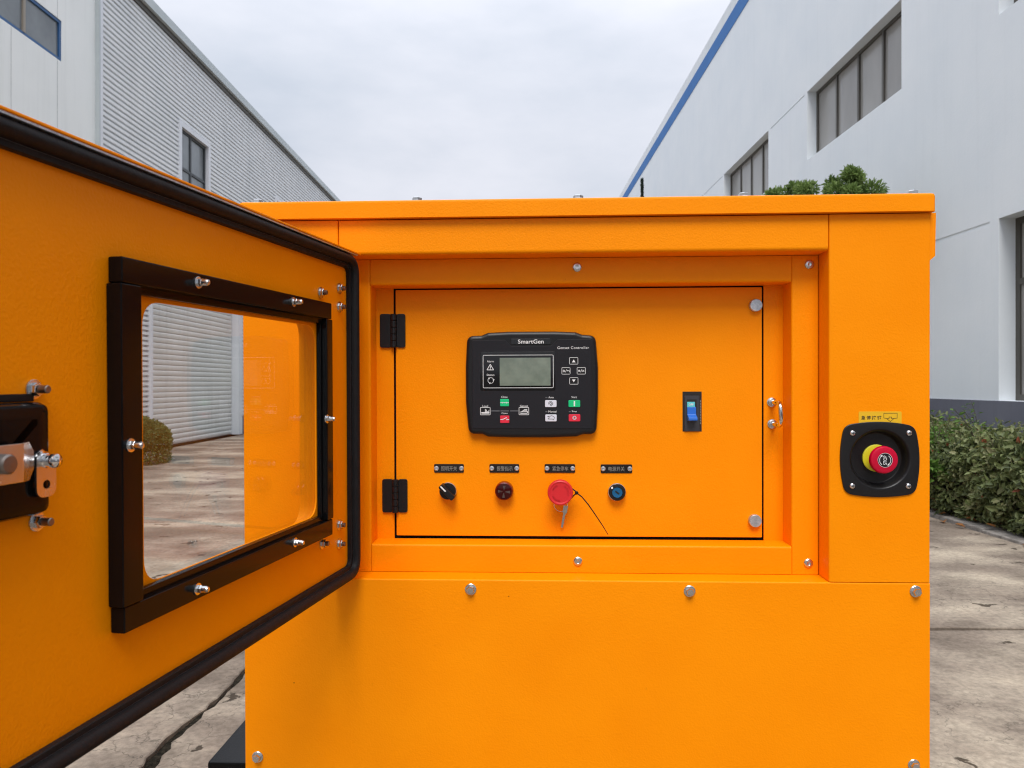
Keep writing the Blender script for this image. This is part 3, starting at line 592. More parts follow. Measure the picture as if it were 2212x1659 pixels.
rz0, rz1 = Z(1254, 0, 1300), Z(546, 0, 1300)
lidb = Z(466, 0.010, 1150); lidt = Z(427, 0.010, 1150)
ztop = lidt - 0.004; zbase = 0.600
DEPTH = 2.2
bmk = lambda: MB()
# canopy shell behind the face
s_ = MB(); s_.box(xl + 0.002, xr - 0.002, 0.10, DEPTH, zbase + 0.02, lidb + 0.01); build = s_.build('canopy_shell', 'orange_paint', gen, smooth=False)
for sx in (xl + 0.0, xr - 0.0):                        # side doors with a shadow gap
    sg = -1 if sx == xl else 1
    for y0, y1 in ((0.16, 1.05), (1.08, 2.05)):
        dpan = MB().rbox(sx - sg * 0.004, sx + sg * 0.006, y0, y1, zbase + 0.10, lidb - 0.12, 0.003).build('side_door', 'orange_paint', gen)
        MB().rbox(sx + sg * 0.006, sx + sg * 0.020, y0 + 0.06, y0 + 0.12, 0.95, 1.07, 0.004).build('door_latch', 'black_plastic', dpan)
# rain channel under the lid at the sides
for sx, sg in ((xl, -1), (xr, 1)):
    pr = [(0.0, lidb), (0.0112, lidb), (0.0100, Z(552, 0, 2010)), (0.0, Z(565, 0, 2010))]
    s_ = MB(); s_.loops([[(sx + sg * (a - 0.001), 0.004, b) for a, b in pr], [(sx + sg * (a - 0.001), DEPTH - 0.05, b) for a, b in pr]]); s_.build('rain_channel', 'orange_paint', gen)
# lid
lx0, lx1 = X(514, 0.010, 450), X(2023, 0.010, 430)
pr = rpoly([(0.010, lidb), (0.010, lidt), (-0.05, lidt), (-0.05, lidb)], [0.0012, 0.004, 0, 0])
s_ = MB()
prf = [(0.010, lidb), ]
lid_pts = rpoly([(lx0, -DEPTH - 0.01), (lx1, -DEPTH - 0.01), (lx1, 0.010), (lx0, 0.010)], 0.006)      # plan (x, w)
rings = [[(a, -b, lidb) for a, b in lid_pts], [(a, -b, lidt - 0.005) for a, b in lid_pts], [(a, -b, lidt - 0.0015) for a, b in inset(lid_pts, 0.0013)], [(a, -b, lidt) for a, b in inset(lid_pts, 0.005)]]
s_.loops(rings); lid = s_.build('lid', 'orange_paint', gen)
for px in (557, 901, 1249, 1606, 1971):
    bx_ = X(px, -0.011, 420); o_ = Vector((bx_, 0.011, lidt))
    mb = MB(); mb.lathe([(0.0115, 0), (0.0115, 0.0012), (0.011, 0.0016)], o_, (0, 0, 1), 20)
    mb.lathe([(0.0076, 0.0016), (0.0076, 0.0066), (0.0062, 0.0076)], o_, (0, 0, 1), 6, phase=random.random()); mb.build('lid_bolt', 'zinc', gen)
# columns, header, lower panel
hz = rz1
def col(x0, x1, z0, z1, inner):
    pts = [(x0, -0.05), (x1, -0.05), (x1, 0.0), (x0, 0.0)]; rad = [0, 0, 0.0016, 0.0016]; rad[2 if inner == 1 else 3] = 0.0035
    s_ = MB(); bar_v(s_, rpoly(pts, rad), z0, z1); return s_.build('corner_column', 'orange_paint', gen)
def cut_round(o, c, rad, d0, d1):
    """drill a round hole through a part along the panel normal"""
    k_ = MB().lathe([(rad, d0), (rad, d1)], FP(c[0], c[1], 0), (0, -1, 0), 48, cap0=True).build('cutter', None, gen); o.modifiers.clear(); md = o.modifiers.new('cut', 'BOOLEAN'); md.object = k_; md.operation = 'DIFFERENCE'; md.solver = 'EXACT'
    bpy.context.view_layer.update(); me = bpy.data.meshes.new_from_object(o.evaluated_get(bpy.context.evaluated_depsgraph_get())); o.modifiers.clear(); o.data = me; bpy.data.objects.remove(k_)
    me.polygons.foreach_set('use_smooth', [True] * len(me.polygons)); me.set_sharp_from_angle(angle=R(32)); wn = o.modifiers.new('weighted', 'WEIGHTED_NORMAL'); wn.weight = 80; wn.keep_sharp = True
col(xl, rx0 - 0.0006, rz0 + 0.0008, lidb - 0.0015, 1); col_stop = col(rx1 + 0.0006, xr, rz0 + 0.0008, lidb - 0.0015, 0)
s_ = MB(); bar_u(s_, rpoly([(-0.05, rz1), (0.0, rz1), (0.0, lidb - 0.0015), (-0.05, lidb - 0.0015)], [0, 0.006, 0.001, 0]), rx0 + 0.0008, rx1 - 0.0008); s_.build('header_panel', 'orange_paint', gen)
s_ = MB(); bar_u(s_, rpoly([(-0.05, zbase), (0.0, zbase), (0.0, rz0), (-0.05, rz0)], [0, 0.002, 0.0028, 0]), xl, xr); s_.build('lower_panel', 'orange_paint', gen)
s_ = MB().box(xl + 0.004, xr - 0.004, 0.055, 0.098, zbase, rz0 - 0.05); s_.build('stiffener', 'orange_paint', gen, smooth=False)
# recessed mounting frame (step 1): two full height stiles, two rails, open in the middle
fx0, fx1, fz0, fz1 = X(801, W1), X(1710, W1), Z(1178, W1, 1300), Z(613, W1, 1300)
ox0, ox1, oz0, oz1 = rx0 + 0.0006, rx1 - 0.0006, rz0 + 0.0006, rz1 - 0.0006
WB = W2 - 0.002; gp = 0.0003
def stile(x0, x1, inner):
    rad = [0, 0, 0.0004, 0.0004]; rad[2 if inner == 1 else 3] = 0.004
    s_ = MB(); bar_v(s_, rpoly([(x0, WB), (x1, WB), (x1, W1), (x0, W1)], rad), oz0, oz1); return s_.build('frame_stile', 'orange_paint', gen)
stile(ox0, fx0, 1); stile(fx1, ox1, 0)
s_ = MB(); bar_u(s_, rpoly([(WB, fz1), (W1, fz1), (W1, oz1), (WB, oz1)], [0, 0.005, 0.0004, 0]), fx0 + gp, fx1 - gp); s_.build('frame_rail', 'orange_paint', gen)
s_ = MB(); bar_u(s_, rpoly([(WB, oz0), (W1, oz0), (W1, fz0), (WB, fz0)], [0, 0.0004, 0.004, 0]), fx0 + gp, fx1 - gp); s_.build('frame_rail', 'orange_paint', gen)
for px, py in ((1246.5, 577), (1749, 571), (1248.5, 1213), (1747, 1217)):
    a_, b2_ = PP(px, py, W1 + 0.002); screw_mb(FP, a_, b2_, W1, 0.0068, 0.003).build('frame_screw', 'zinc', gen)
# flange behind (step 2) and the dark cabinet inside
dx0, dx1, dz0, dz1 = X(855.5, W2), X(1645.5, W2), Z(1158.5, W2, 1250), Z(623.5, W2, 1250)
MB().box(fx0 - 0.006, dx0 - 0.0035, -W2, -W2 + 0.003, fz0 - 0.01, fz1 + 0.01).build('cabinet_flange', 'orange_paint', gen, smooth=False)
MB().box(dx1 + 0.003, fx1 + 0.006, -W2, -W2 + 0.003, fz0 - 0.01, fz1 + 0.01).build('cabinet_flange', 'orange_paint', gen, smooth=False)
MB().box(rx0 + 0.01, rx1 - 0.01, 0.11 - 0.012, 0.11 - 0.006, rz0, rz1).build('cabinet_back', 'interior_dark', gen, smooth=False)
# inner control door
s_ = MB(); s_.prism(rrect(dx0, dx1, dz0, dz1, 0.0015, 2), FP, W2 - 0.006, W2 + 0.0012, 0.0008); idoor = s_.build('inner_door', 'orange_paint', gen)
WF = W2 + 0.0012
for x0, x1, z0, z1, kx in ((821, 876, 751, 678, 851), (824.5, 879, 1107, 1035, 853)):
    w_ = WF + 0.002; a0, a1, c0, c1, kc = X(x0, w_), X(x1, w_), Z(z0, w_, 850), Z(z1, w_, 850), X(kx, w_)
    hg = MB(); hg.prism(rrect(a0, kc - 0.0045, c0, c1, 0.004), FP, W2, WF + 0.0028, 0.0008); hg.prism(rrect(kc + 0.0045, a1, c0, c1, 0.004), FP, W2, WF + 0.0028, 0.0008)
    hg = hg.build('hinge', 'black_plastic', gen); hh = (c1 - c0) / 5
    for k in range(5): MB().lathe([(0.0045, 0), (0.0052, 0.0008), (0.0052, hh - 0.001), (0.0045, hh - 0.0004)], (kc, -WF - 0.0034, c0 + k * hh), (0, 0, 1), 18, cap0=True).build('knuckle', 'black_plastic', hg)
for px, py in ((1634, 659), (1632.5, 1126)):
    a_, b2_ = PP(px, py, WF + 0.008); MB().lathe([(0.0098, 0), (0.0098, 0.0068), (0.0090, 0.0078), (0.002, 0.0079)], FP(a_, b2_, WF), (0, -1, 0), 32).build('lock_knob', 'zinc_flat', gen)
# pull handle on the flange
ha, hb = PP(1668.5, 869, W2 + 0.004), PP(1669.5, 916, W2 + 0.004)
mb = MB(); rr_, pj = 0.0038, 0.044
def hp(x, z, c): return FP(x, z, W2 + c)
path = [hp(ha[0], ha[1], 0)] + [hp(ha[0] + (hb[0] - ha[0]) * 0, ha[1], pj - 0.011)]
for k in range(1, 7): t = k / 6 * math.pi / 2; path.append(hp(ha[0], ha[1] - 0.011 + 0.011 * math.cos(t), pj - 0.011 + 0.011 * math.sin(t)))
for k in range(0, 7): t = k / 6 * math.pi / 2; path.append(hp(hb[0], hb[1] + 0.011 - 0.011 * math.sin(t), pj - 0.011 + 0.011 * math.cos(t)))
path.append(hp(hb[0], hb[1], 0)); mb.tube(path, rr_, 12); hnd = mb.build('pull_handle', 'chrome', gen)
for p in (ha, hb): MB().lathe([(0.0074, 0), (0.0074, 0.0016), (0.0060, 0.0020), (0.0058, 0.0044), (0.0046, 0.0050)], hp(p[0], p[1], 0), (0, -1, 0), 20).build('ferrule', 'zinc', hnd)
# circuit breaker in its cut-out
def brk(x, y, w_): return PP(1446.7 + x * 0.25888, 597.3 + y * 0.25888, w_)
q0, q1 = brk(107, 1293, WF), brk(266, 960, WF)
br = MB().box(q0[0], q1[0], -WF - 0.0004, -WF + 0.001, q0[1], q1[1]).build('circuit_breaker', 'interior_dark', gen, smooth=False)
p0, p1 = brk(121, 1291, WF), brk(246, 995, WF); MB().rbox(p0[0], p1[0], -WF - 0.0022, -WF, p0[1], p1[1], 0.0006).build('breaker_face', 'breaker_grey', br)
p0, p1 = brk(142, 1205, WF), brk(222, 1025, WF); MB().box(p0[0], p1[0], -WF - 0.0027, -WF - 0.002, p0[1], p1[1]).build('toggle_slot', 'interior_dark', br, smooth=False)
p0, p1 = brk(146, 1196, WF + .004), brk(218, 1088, WF + .004); tb = MB(); tw = [p0[0], p1[0]]
secz = [(WF + 0.0022, p1[1]), (WF + 0.0050, p1[1]), (WF + 0.006, p0[1] + 0.008), (WF + 0.016, p0[1] + 0.004), (WF + 0.0165, p0[1] - 0.001), (WF + 0.0022, p0[1] - 0.002)]
bar_u(tb, rpoly(secz, [0, 0.001, 0.002, 0.002, 0.002, 0]), tw[0], tw[1]); tb.build('toggle', 'toggle_blue', br)
p0, p1 = brk(145, 1090, WF + .004), brk(210, 1046, WF + .004); MB().rbox(p0[0], p1[0], -WF - 0.005, -WF - 0.002, p0[1], p1[1], 0.0005).build('toggle_flag', 'toggle_cyan', br)
lettering('OFF', br, 'print_white', FP, (p0[0] + p1[0]) / 2, (p0[1] + p1[1]) / 2, WF + 0.0052, width=(p1[0] - p0[0]) * 0.62, bold=0.02)
for k in range(9):
    p = brk(256, 1040 + k * 23, WF); MB().box(p[0] - 0.0007, p[0] + 0.0007, -WF - 0.0007, -WF - 0.0004, p[1] - 0.0012, p[1] + 0.0012).build('rating_mark', 'print_soft', br, smooth=False)

# ---------------------------------------------------------------- genset controller
WC = WF + 0.0135
cc0 = PP(980 + 1000 * 0.16878, 690.7 + 830 * 0.16878, WF + 0.008); kz = (PP(1292, 830, WF + 0.008)[0] - PP(1005.3, 830, WF + 0.008)[0]) / 1700.0
def C2(x, y): return (cc0[0] + (x - 1000) * kz, cc0[1] - (y - 830) * kz)
outl = rpoly([C2(*p) for p in [(172, 203), (355, 200), (440, 165), (700, 152), (1300, 152), (1560, 163), (1645, 195), (1815, 208), (1846, 620), (1846, 1050), (1822, 1462), (1650, 1466), (1570, 1494), (1250, 1507), (750, 1507), (440, 1497), (365, 1462), (190, 1462), (152, 1050), (152, 600)]],
             [0.012, .006, .006, .02, .02, .006, .006, .012, .03, .03, .012, .006, .006, .02, .02, .006, .006, .012, .03, .03], 5)
ctr = MB(); ctr.loops([[FP(a, b, WF) for a, b in outl], [FP(a, b, WC - 0.005) for a, b in outl], [FP(a, b, WC - 0.0022) for a, b in inset(outl, 0.0011)], [FP(a, b, WC - 0.0006) for a, b in inset(outl, 0.0034)], [FP(a, b, WC) for a, b in inset(outl, 0.0062)]])
ctr = ctr.build('controller', 'black_plastic', gen); ctr['label'] = 'black control unit with a small grey green screen'
fp = rpoly([C2(*p) for p in [(238, 258), (655, 258), (735, 336), (1252, 336), (1325, 258), (1766, 258), (1766, 1392), (238, 1392)]], [.004, .002, .002, .002, .002, .004, .004, .004], 4)
MB().prism(fp, FP, WC - 0.001, WC + 0.0009, 0.0007).build('face_plate', 'face_black', ctr)
WQ = WC + 0.0009
q = [C2(738, 318), C2(1243, 246)]; MB().prism(rrect(q[0][0], q[1][0], q[0][1], q[1][1], 0.001), FP, WC - 0.001, WC + 0.0012, 0.0004).build('name_plate', 'gloss_black', ctr)
lettering('SmartGen', ctr, 'print_white', FP, *C2(990, 281), WC + 0.0014, width=328 * kz, height=52 * kz, bold=0.012)
lettering('Genset Controller', ctr, 'print_white', FP, *C2(1528, 362), WQ + 0.0002, width=402 * kz, height=33 * kz, bold=0.0, spacing=1.08)
q = [C2(345, 905), C2(1302, 412)]; MB().prism(rrect(q[0][0], q[1][0], q[0][1], q[1][1], 0.003), FP, WC, WQ + 0.0006, 0.0004).build('screen_bezel', 'gloss_black', ctr)
WS = WQ + 0.0006
q = [C2(592, 842), C2(1240, 487)]; MB().box(q[0][0], q[1][0], -WS - 0.0003, -WS + 0.0005, q[0][1], q[1][1]).build('screen', 'lcd', ctr, smooth=False)
s_ = MB(); stroke(s_, rrect(C2(380, 0)[0], C2(1274, 0)[0], C2(0, 870)[1], C2(0, 453)[1], 0.0018, 3), 6 * kz, FP, WS + 0.0002, True); s_.build('screen_border', 'print_white', ctr, smooth=False)
lettering('Alarm', ctr, 'print_white', FP, *C2(472, 531), WS + 0.0002, width=86 * kz, height=26 * kz, bold=0.0)
lettering('Status', ctr, 'print_white', FP, *C2(474, 703), WS + 0.0002, width=98 * kz, height=26 * kz, bold=0.0)
def icon(name, material, c, strokes, polys=()):
    s_ = MB()
    for pts, wd, cl in strokes: stroke(s_, [C2(*p) for p in pts], wd * kz, FP, c, cl)
    for k_, pts in enumerate(polys): s_.add([FP(*C2(*p), c + 0.00005 * (k_ + 1)) for p in pts], [tuple(range(len(pts)))])
    return build_flat(s_, name, material, ctr)
icon('warning_symbol', 'print_white', WS + 0.0002, [([(472, 568), (514, 640), (430, 640)], 8, True), ([(472, 590), (472, 618)], 8, False), ([(472, 626), (472, 632)], 8, False)])
icon('status_symbol', 'print_white', WS + 0.0002, [(arc(478, 775, 36, a_, a_ + 92), 8, False) for a_ in (10, 130, 250)], [[(478 + 50 * math.cos(R(a_)), 775 + 50 * math.sin(R(a_))), (478 + 22 * math.cos(R(a_)), 775 + 22 * math.sin(R(a_))), (478 + 38 * math.cos(R(a_ + 26)), 775 + 38 * math.sin(R(a_ + 26)))] for a_ in (102, 222, 342)])
def key_frame(x0, x1, y0, y1, wd=5):
    s_ = MB(); stroke(s_, rrect(C2(x0, 0)[0], C2(x1, 0)[0], C2(0, y1)[1], C2(0, y0)[1], 0.0009, 3), wd * kz, FP, WQ + 0.0002, True); build_flat(s_, 'key_frame', 'print_white', ctr)
    MB().prism(rrect(C2(x0 + 6, 0)[0], C2(x1 - 6, 0)[0], C2(0, y1 - 6)[1], C2(0, y0 + 6)[1], 0.0008, 3), FP, WC, WQ + 0.00012).build('key_pad', 'black_plastic', ctr)
key_frame(1480, 1587, 488, 571); key_frame(1384, 1488, 615, 698); key_frame(1577, 1681, 615, 698); key_frame(1482, 1588, 743, 826)
icon('arrow_symbol', 'print_white', WQ + 0.0003, [], [[(1534, 512), (1556, 548), (1512, 548)]]); icon('arrow_symbol', 'print_white', WQ + 0.0003, [], [[(1534, 800), (1512, 766), (1556, 766)]])
icon('home_return_symbol', 'print_white', WQ + 0.0003, [([(1398, 655), (1409, 644), (1420, 655), (1417, 668), (1401, 668)], 6, True), ([(1428, 674), (1444, 638)], 5, False), ([(1478, 668), (1478, 654), (1450, 654)], 6, False)], [[(1446, 654), (1458, 646), (1458, 662)]])
icon('gear_symbol', 'print_white', WQ + 0.0003, [(arc(1602, 656, 9, 0, 360, 10), 7, False), ([(1588, 656), (1616, 656)], 4, False), ([(1602, 642), (1602, 670)], 4, False), ([(1620, 674), (1634, 640)], 5, False)])
lettering('OK', ctr, 'print_white', FP, *C2(1653, 657), WQ + 0.0003, width=34 * kz, height=26 * kz, bold=0.01)
def button(x0, x1, y0, y1, material, name, r=0.0018):
    MB().prism(rrect(C2(x0, 0)[0], C2(x1, 0)[0], C2(0, y1)[1], C2(0, y0)[1], r), FP, WC, WQ + 0.0010, 0.0006).build(name, material, ctr)
WT = WQ + 0.0012
button(596, 709, 1012, 1105, 'button_green', 'close_button', 0.0012); button(596, 713, 1224, 1318, 'button_red', 'open_button', 0.0012)
button(1168, 1315, 1028, 1117, 'button_white', 'auto_button'); button(1466, 1615, 1028, 1117, 'button_green', 'start_button')
button(1171, 1316, 1210, 1299, 'button_white', 'manual_button'); button(1468, 1616, 1208, 1299, 'button_red', 'stop_button')
icon('close_symbol', 'print_white', WT, [([(600, 1059), (705, 1059)], 7, False), (arc(624, 1059, 6, 0, 360, 8), 7, False), (arc(680, 1059, 6, 0, 360, 8), 7, False)])
icon('open_symbol', 'print_white', WT, [([(600, 1273), (630, 1273), (678, 1248)], 8, False), ([(684, 1273), (709, 1273)], 8, False), (arc(630, 1273, 5, 0, 360, 8), 7, False), (arc(684, 1273, 6, 0, 360, 8), 7, False)])
icon('start_symbol', 'print_white', WT, [([(1541, 1044), (1541, 1102)], 17, False)])
icon('stop_symbol', 'print_white', WT, [(arc(1542, 1253, 19, 0, 360, 20), 12, False)])
icon('auto_symbol', 'print_black', WT, [(arc(1241, 1070, 13, 0, 360, 14), 6, False), (arc(1241, 1070, 27, 150, 300), 5, False), (arc(1241, 1070, 27, -30, 110), 5, False), ([(1254, 1070), (1266, 1060)], 5, False)])
icon('hand_symbol', 'print_black', WT, [([(1200, 1236), (1218, 1230), (1232, 1234), (1246, 1224), (1266, 1230), (1288, 1246), (1278, 1278), (1262, 1268), (1206, 1268)], 5, False), (arc(1206, 1250, 14, -100, 100), 5, False)])
for tx, x, y, wd in (('Close', 650, 986, 82), ('Open', 652, 1196, 78), ('Load', 406, 1101, 70), ('Genset', 900, 1101, 102), ('Auto', 1245, 992, 66), ('Manual', 1262, 1173, 102), ('Start', 1539, 990, 68), ('Stop', 1540, 1173, 64)):
    lettering(tx, ctr, 'print_white', FP, *C2(x, y), WQ + 0.0002, width=wd * kz, height=25 * kz, bold=0.0)
key_frame(343, 468, 1120, 1214, 6); key_frame(837, 961, 1120, 1214, 6)
icon('load_symbol', 'print_white', WQ + 0.0003, [([(358, 1186), (455, 1186)], 12, False), ([(358, 1200), (455, 1200)], 6, False), ([(406, 1180), (406, 1142)], 8, False), ([(420, 1180), (420, 1150)], 7, False), ([(452, 1180), (452, 1154)], 6, False), ([(428, 1168), (446, 1176)], 6, False)])
icon('genset_symbol', 'print_white', WQ + 0.0003, [([(856, 1194), (942, 1194)], 9, False), ([(856, 1178), (890, 1170), (944, 1170), (944, 1192)], 8, False), ([(880, 1168), (908, 1146), (940, 1146)], 7, False), ([(900, 1158), (938, 1158)], 6, False)])
for x0, x1 in ((484, 586), (604, 704), (726, 826)): icon('line_lamp', 'print_grey', WQ + 0.0002, [([(x0, 1164), (x1, 1164)], 14, False)])
for x, y in ((1186, 995), (1186, 1175), (1483, 1175)): icon('indicator_lamp', 'print_grey', WQ + 0.0002, [([(x - 10, y), (x + 10, y)], 13, False)])

# ---------------------------------------------------------------- switch row
def K2(x, y, w_): return PP(914.7 + x * 0.21941, 970.7 + y * 0.21941, w_)
ks = kz / 0.16878 * 0.21941
for cx_, cy_, hw, txt, tx in ((251, 187, 149, '照明开关', 252), (796, 187, 148, '报警指示', 800), (1343, 188, 151, '紧急停车', 1347), (1900, 191, 155, '电源开关', 1899)):
    c_ = K2(cx_, cy_, WF + 0.001); hh_ = 43 * ks
    npn = MB().prism(rrect(c_[0] - hw * ks, c_[0] + hw * ks, c_[1] - hh_, c_[1] + hh_, 0.0022), FP, WF, WF + 0.0012, 0.0003).build('name_plate', 'gloss_black', gen)
    lettering(txt, npn, 'print_soft', FP, K2(tx, 0, WF)[0], c_[1] - 0.0002, WF + 0.0014, width=158 * ks, height=46 * ks)
    for sg in (-1, 1):
        screw_mb(FP, c_[0] + sg * (hw - 24) * ks, c_[1], WF + 0.0011, 24 * ks, 0.0022).build('rivet', 'zinc_flat', npn)
def disc(prof, c, seg=40): return MB().lathe(prof, FP(c[0], c[1], WF), (0, -1, 0), seg)
# lighting selector knob
c_ = K2(241, 410, WF + 0.006); r0 = 88 * ks
sel = disc([(r0, 0), (r0, 0.004), (r0 * 0.95, 0.0062), (r0 * 0.9, 0.0064)], c_).build('selector_switch', 'chrome', gen)
disc([(r0 * 0.93, 0.004), (r0 * 0.93, 0.0095), (r0 * 0.88, 0.0105), (0.001, 0.0106)], c_).build('selector_disc', 'black_plastic', sel)
an = R(-45); ux, uz = math.cos(an), math.sin(an)
def KF(a, b, c): return FP(c_[0] + a * ux - b * uz, c_[1] + a * uz + b * ux, c)
MB().prism(rpoly([(-r0 * 1.06, -r0 * 0.33), (r0 * 1.06, -r0 * 0.33), (r0 * 1.06, r0 * 0.33), (-r0 * 1.06, r0 * 0.33)], 0.003), KF, WF + 0.005, WF + 0.022, 0.0015).build('selector_grip', 'black_plastic', sel)
s_ = MB(); stroke(s_, [(-r0 * 0.93, 0), (-r0 * 0.2, 0)], 0.0022, KF, WF + 0.0222); build_flat(s_, 'selector_mark', 'print_white', sel)
# alarm buzzer lamp
c_ = K2(796, 404, WF + 0.004); r0 = 91 * ks
bz = disc([(r0, 0), (r0, 0.010), (r0 * 0.96, 0.014), (r0 * 0.86, 0.0152)], c_).build('alarm_lamp', 'lens_rim', gen)
disc([(r0 * 0.86, 0.0150), (r0 * 0.83, 0.0160), (r0 * 0.5, 0.0168), (0.0005, 0.017)], c_).build('lens', 'lens_red', bz)
s_ = MB()
c_f = c_
for q_ in range(4):
    for k in range(1, 6):
        rr_ = r0 * (0.08 + 0.105 * k); stroke(s_, arc(c_[0], c_[1], rr_, q_ * 90 - 22 + 6, q_ * 90 + 8, 6), 0.00042, FP, WF + 0.01725)
build_flat(s_, 'slot_pattern', 'print_soft', bz)
# panel emergency stop
WE = WF + 0.038
c_ = K2(1348, 430, WE); r0 = 124 * ks
es = disc([(0.0135, 0), (0.0135, 0.012), (0.0115, 0.013), (0.0115, 0.024), (r0 * 0.86, 0.0245), (r0 * 0.98, 0.027), (r0, 0.030), (r0 * 0.99, 0.0345), (r0 * 0.95, 0.0372), (r0 * 0.88, 0.038), (r0 * 0.80, 0.0376), (r0 * 0.77, 0.0372), (0.001, 0.0370)], c_, 48).build('emergency_stop', 'red_plastic', gen)
es['label'] = 'red mushroom stop button on the inner door'
for a0, a1 in ((200, 270), (-15, 62), (110, 160)):
    s_ = MB(); pts = arc(c_[0], c_[1], r0 * 0.62, a0, a1, 10); stroke(s_, pts, 0.0018, FP, WF + 0.0377)
    build_flat(s_, 'twist_arrow', 'red_plastic', es)
# key hanging from the stop button and the cable tie
kx, kzv = K2(1400, 565, WF + 0.012); kt = K2(1365, 772, WF + 0.006)
key = empty('key'); tag(key, 'small steel key hanging below the red stop button', 'key')
key.matrix_world = MG @ Matrix.Translation(FP(kx, kzv, WF + 0.012)); 
dv = Vector((kt[0] - kx, 0.006, kt[1] - kzv)); ln_ = dv.length; dv.normalize(); sv = Vector((dv.z, 0.25, -dv.x)).normalized() 
def kp(a, b, c=0.0): v = dv * a + sv * b; return v + Vector((0, -1, 0)) * c
def kplate(mb, pts, t=0.0011): mb.loops([[kp(a, b, -t) for a, b in pts], [kp(a, b, t) for a, b in pts]])
mb = MB(); kplate(mb, rrect(-0.002, 0.010, -0.0035, 0.0035, 0.001), 0.0014); mb.build('key_head', 'chrome', key)
teeth = [(0.009, -0.0016)]
for i in range(9): t = 0.012 + i * (ln_ - 0.014) / 9; teeth += [(t, -0.0024 + 0.0012 * ((i * 7) % 3) / 2), (t + 0.0012, -0.0012 + 0.0006 * ((i * 5) % 2))]
mb = MB(); kplate(mb, teeth + [(ln_, -0.0004), (ln_ - 0.001, 0.0020), (0.009, 0.0020)], 0.0010); mb.build('key_blade', 'chrome', key)
rg = K2(1352, 545, WF + 0.010); ro = Vector(FP(rg[0], rg[1], WF + 0.010)) - Vector(FP(kx, kzv, WF + 0.012))
mb = MB(); mb.tube([ro + Vector((0.0105 * math.cos(t), -0.002 * math.cos(t), 0.0105 * math.sin(t))) for t in np.linspace(0, 2 * math.pi, 33)], 0.0005, 6, caps=False); mb.build('key_ring', 'chrome', key)
tie = empty('cable_tie'); th = K2(1508, 428, WF + 0.022); tie.matrix_world = MG @ Matrix.Translation(FP(th[0], th[1], WF + 0.022)); tag(tie, 'thin black cable tie looped round the red stop button', 'cable tie')
def T2(x, y, c): p = K2(x, y, c); return Vector(FP(p[0], p[1], c)) - Vector(FP(th[0], th[1], WF + 0.022))
tail = [(1508, 428, .022), (1560, 468, .023), (1620, 540, .023), (1690, 640, .021), (1760, 745, .018), (1818, 840, .015)]
MB().tube([T2(x, y, WF + c) for x, y, c in tail], [0.0011, 0.0010, 0.0010, 0.0009, 0.0008, 0.0006], 6).build('tail', 'rubber', tie)
loop = [T2(1508, 420, WF + .022), T2(1468, 390, WF + .020), T2(1400, 345, WF + .018), T2(1290, 380, WF + .017), T2(1260, 440, WF + .017), T2(1330, 505, WF + .018), T2(1440, 500, WF + .020), T2(1478, 455, WF + .021), T2(1508, 432, WF + .022)]
MB().tube(loop, 0.0011, 6).build('loop', 'rubber', tie)
MB().lathe([(0.0012, -0.0022), (0.0026, -0.0016), (0.0028, 0.0012), (0.0015, 0.0022)], (0, 0, 0), (0.2, -1, 0), 12, cap0=True).build('tie_head', 'rubber', tie)
# ignition key switch
c_ = K2(1905, 420, WF + 0.006); r0 = 90 * ks
ig = disc([(r0, 0), (r0, 0.0045), (r0 * 0.955, 0.0068), (r0 * 0.92, 0.0070)], c_).build('key_switch', 'chrome', gen)
disc([(r0 * 0.92, 0.005), (r0 * 0.91, 0.0105), (r0 * 0.82, 0.0122), (r0 * 0.60, 0.0126), (r0 * 0.575, 0.0112), (0.001, 0.0112)], c_).build('switch_collar', 'black_plastic', ig)
disc([(r0 * 0.56, 0.0112), (r0 * 0.55, 0.0122), (r0 * 0.3, 0.0119), (0.001, 0.0117)], c_).build('lock_face', 'key_blue', ig)
s_ = MB(); an = R(-38); stroke(s_, [(c_[0] - 0.0032 * math.cos(an), c_[1] - 0.0032 * math.sin(an)), (c_[0] + 0.0030 * math.cos(an), c_[1] + 0.0030 * math.sin(an))], 0.0022, FP, WF + 0.0124); build_flat(s_, 'keyhole', 'print_black', ig)
MB().lathe([(0.0018, 0), (0.0014, 0.0003)], FP(c_[0] - r0 * 0.56, c_[1] + r0 * 0.50, WF + 0.0122), (0, -1, 0), 14).build('position_dot', 'print_white', ig)

# ---------------------------------------------------------------- emergency stop on the corner column
def E2(x, y, w_=0.0): return PP(1754.7 + x * 0.22506, 821.3 + y * 0.22506, w_)
e0 = E2(651, 760, 0.003); ke = (E2(1032, 760, 0.003)[0] - E2(270, 760, 0.003)[0]) / 762.0
def E3(x, y): return (e0[0] + (x - 651) * ke, e0[1] - (y - 760) * ke)
q = [E3(452, 470), E3(865, 291)]
st = MB().prism(rrect(q[0][0], q[1][0], q[0][1], q[1][1], 0.0022), FP, 0.0001, 0.00045).build('warning_sticker', 'label_yellow', gen)
lettering('急停按钮', st, 'print_black', FP, *E3(574, 353), 0.00055, width=196 * ke, height=40 * ke, bold=0.016, spacing=1.35)
s_ = MB(); stroke(s_, [E3(*p) for p in [(694, 309), (822, 309), (822, 357), (792, 360), (756, 391), (722, 362), (744, 362), (744, 346), (768, 346), (768, 362), (792, 360)]], 4.5 * ke, FP, 0.00055); stroke(s_, [E3(*p) for p in [(694, 309), (694, 355), (724, 361)]], 4.5 * ke, FP, 0.00055); build_flat(s_, 'arrow_print', 'print_black', st)
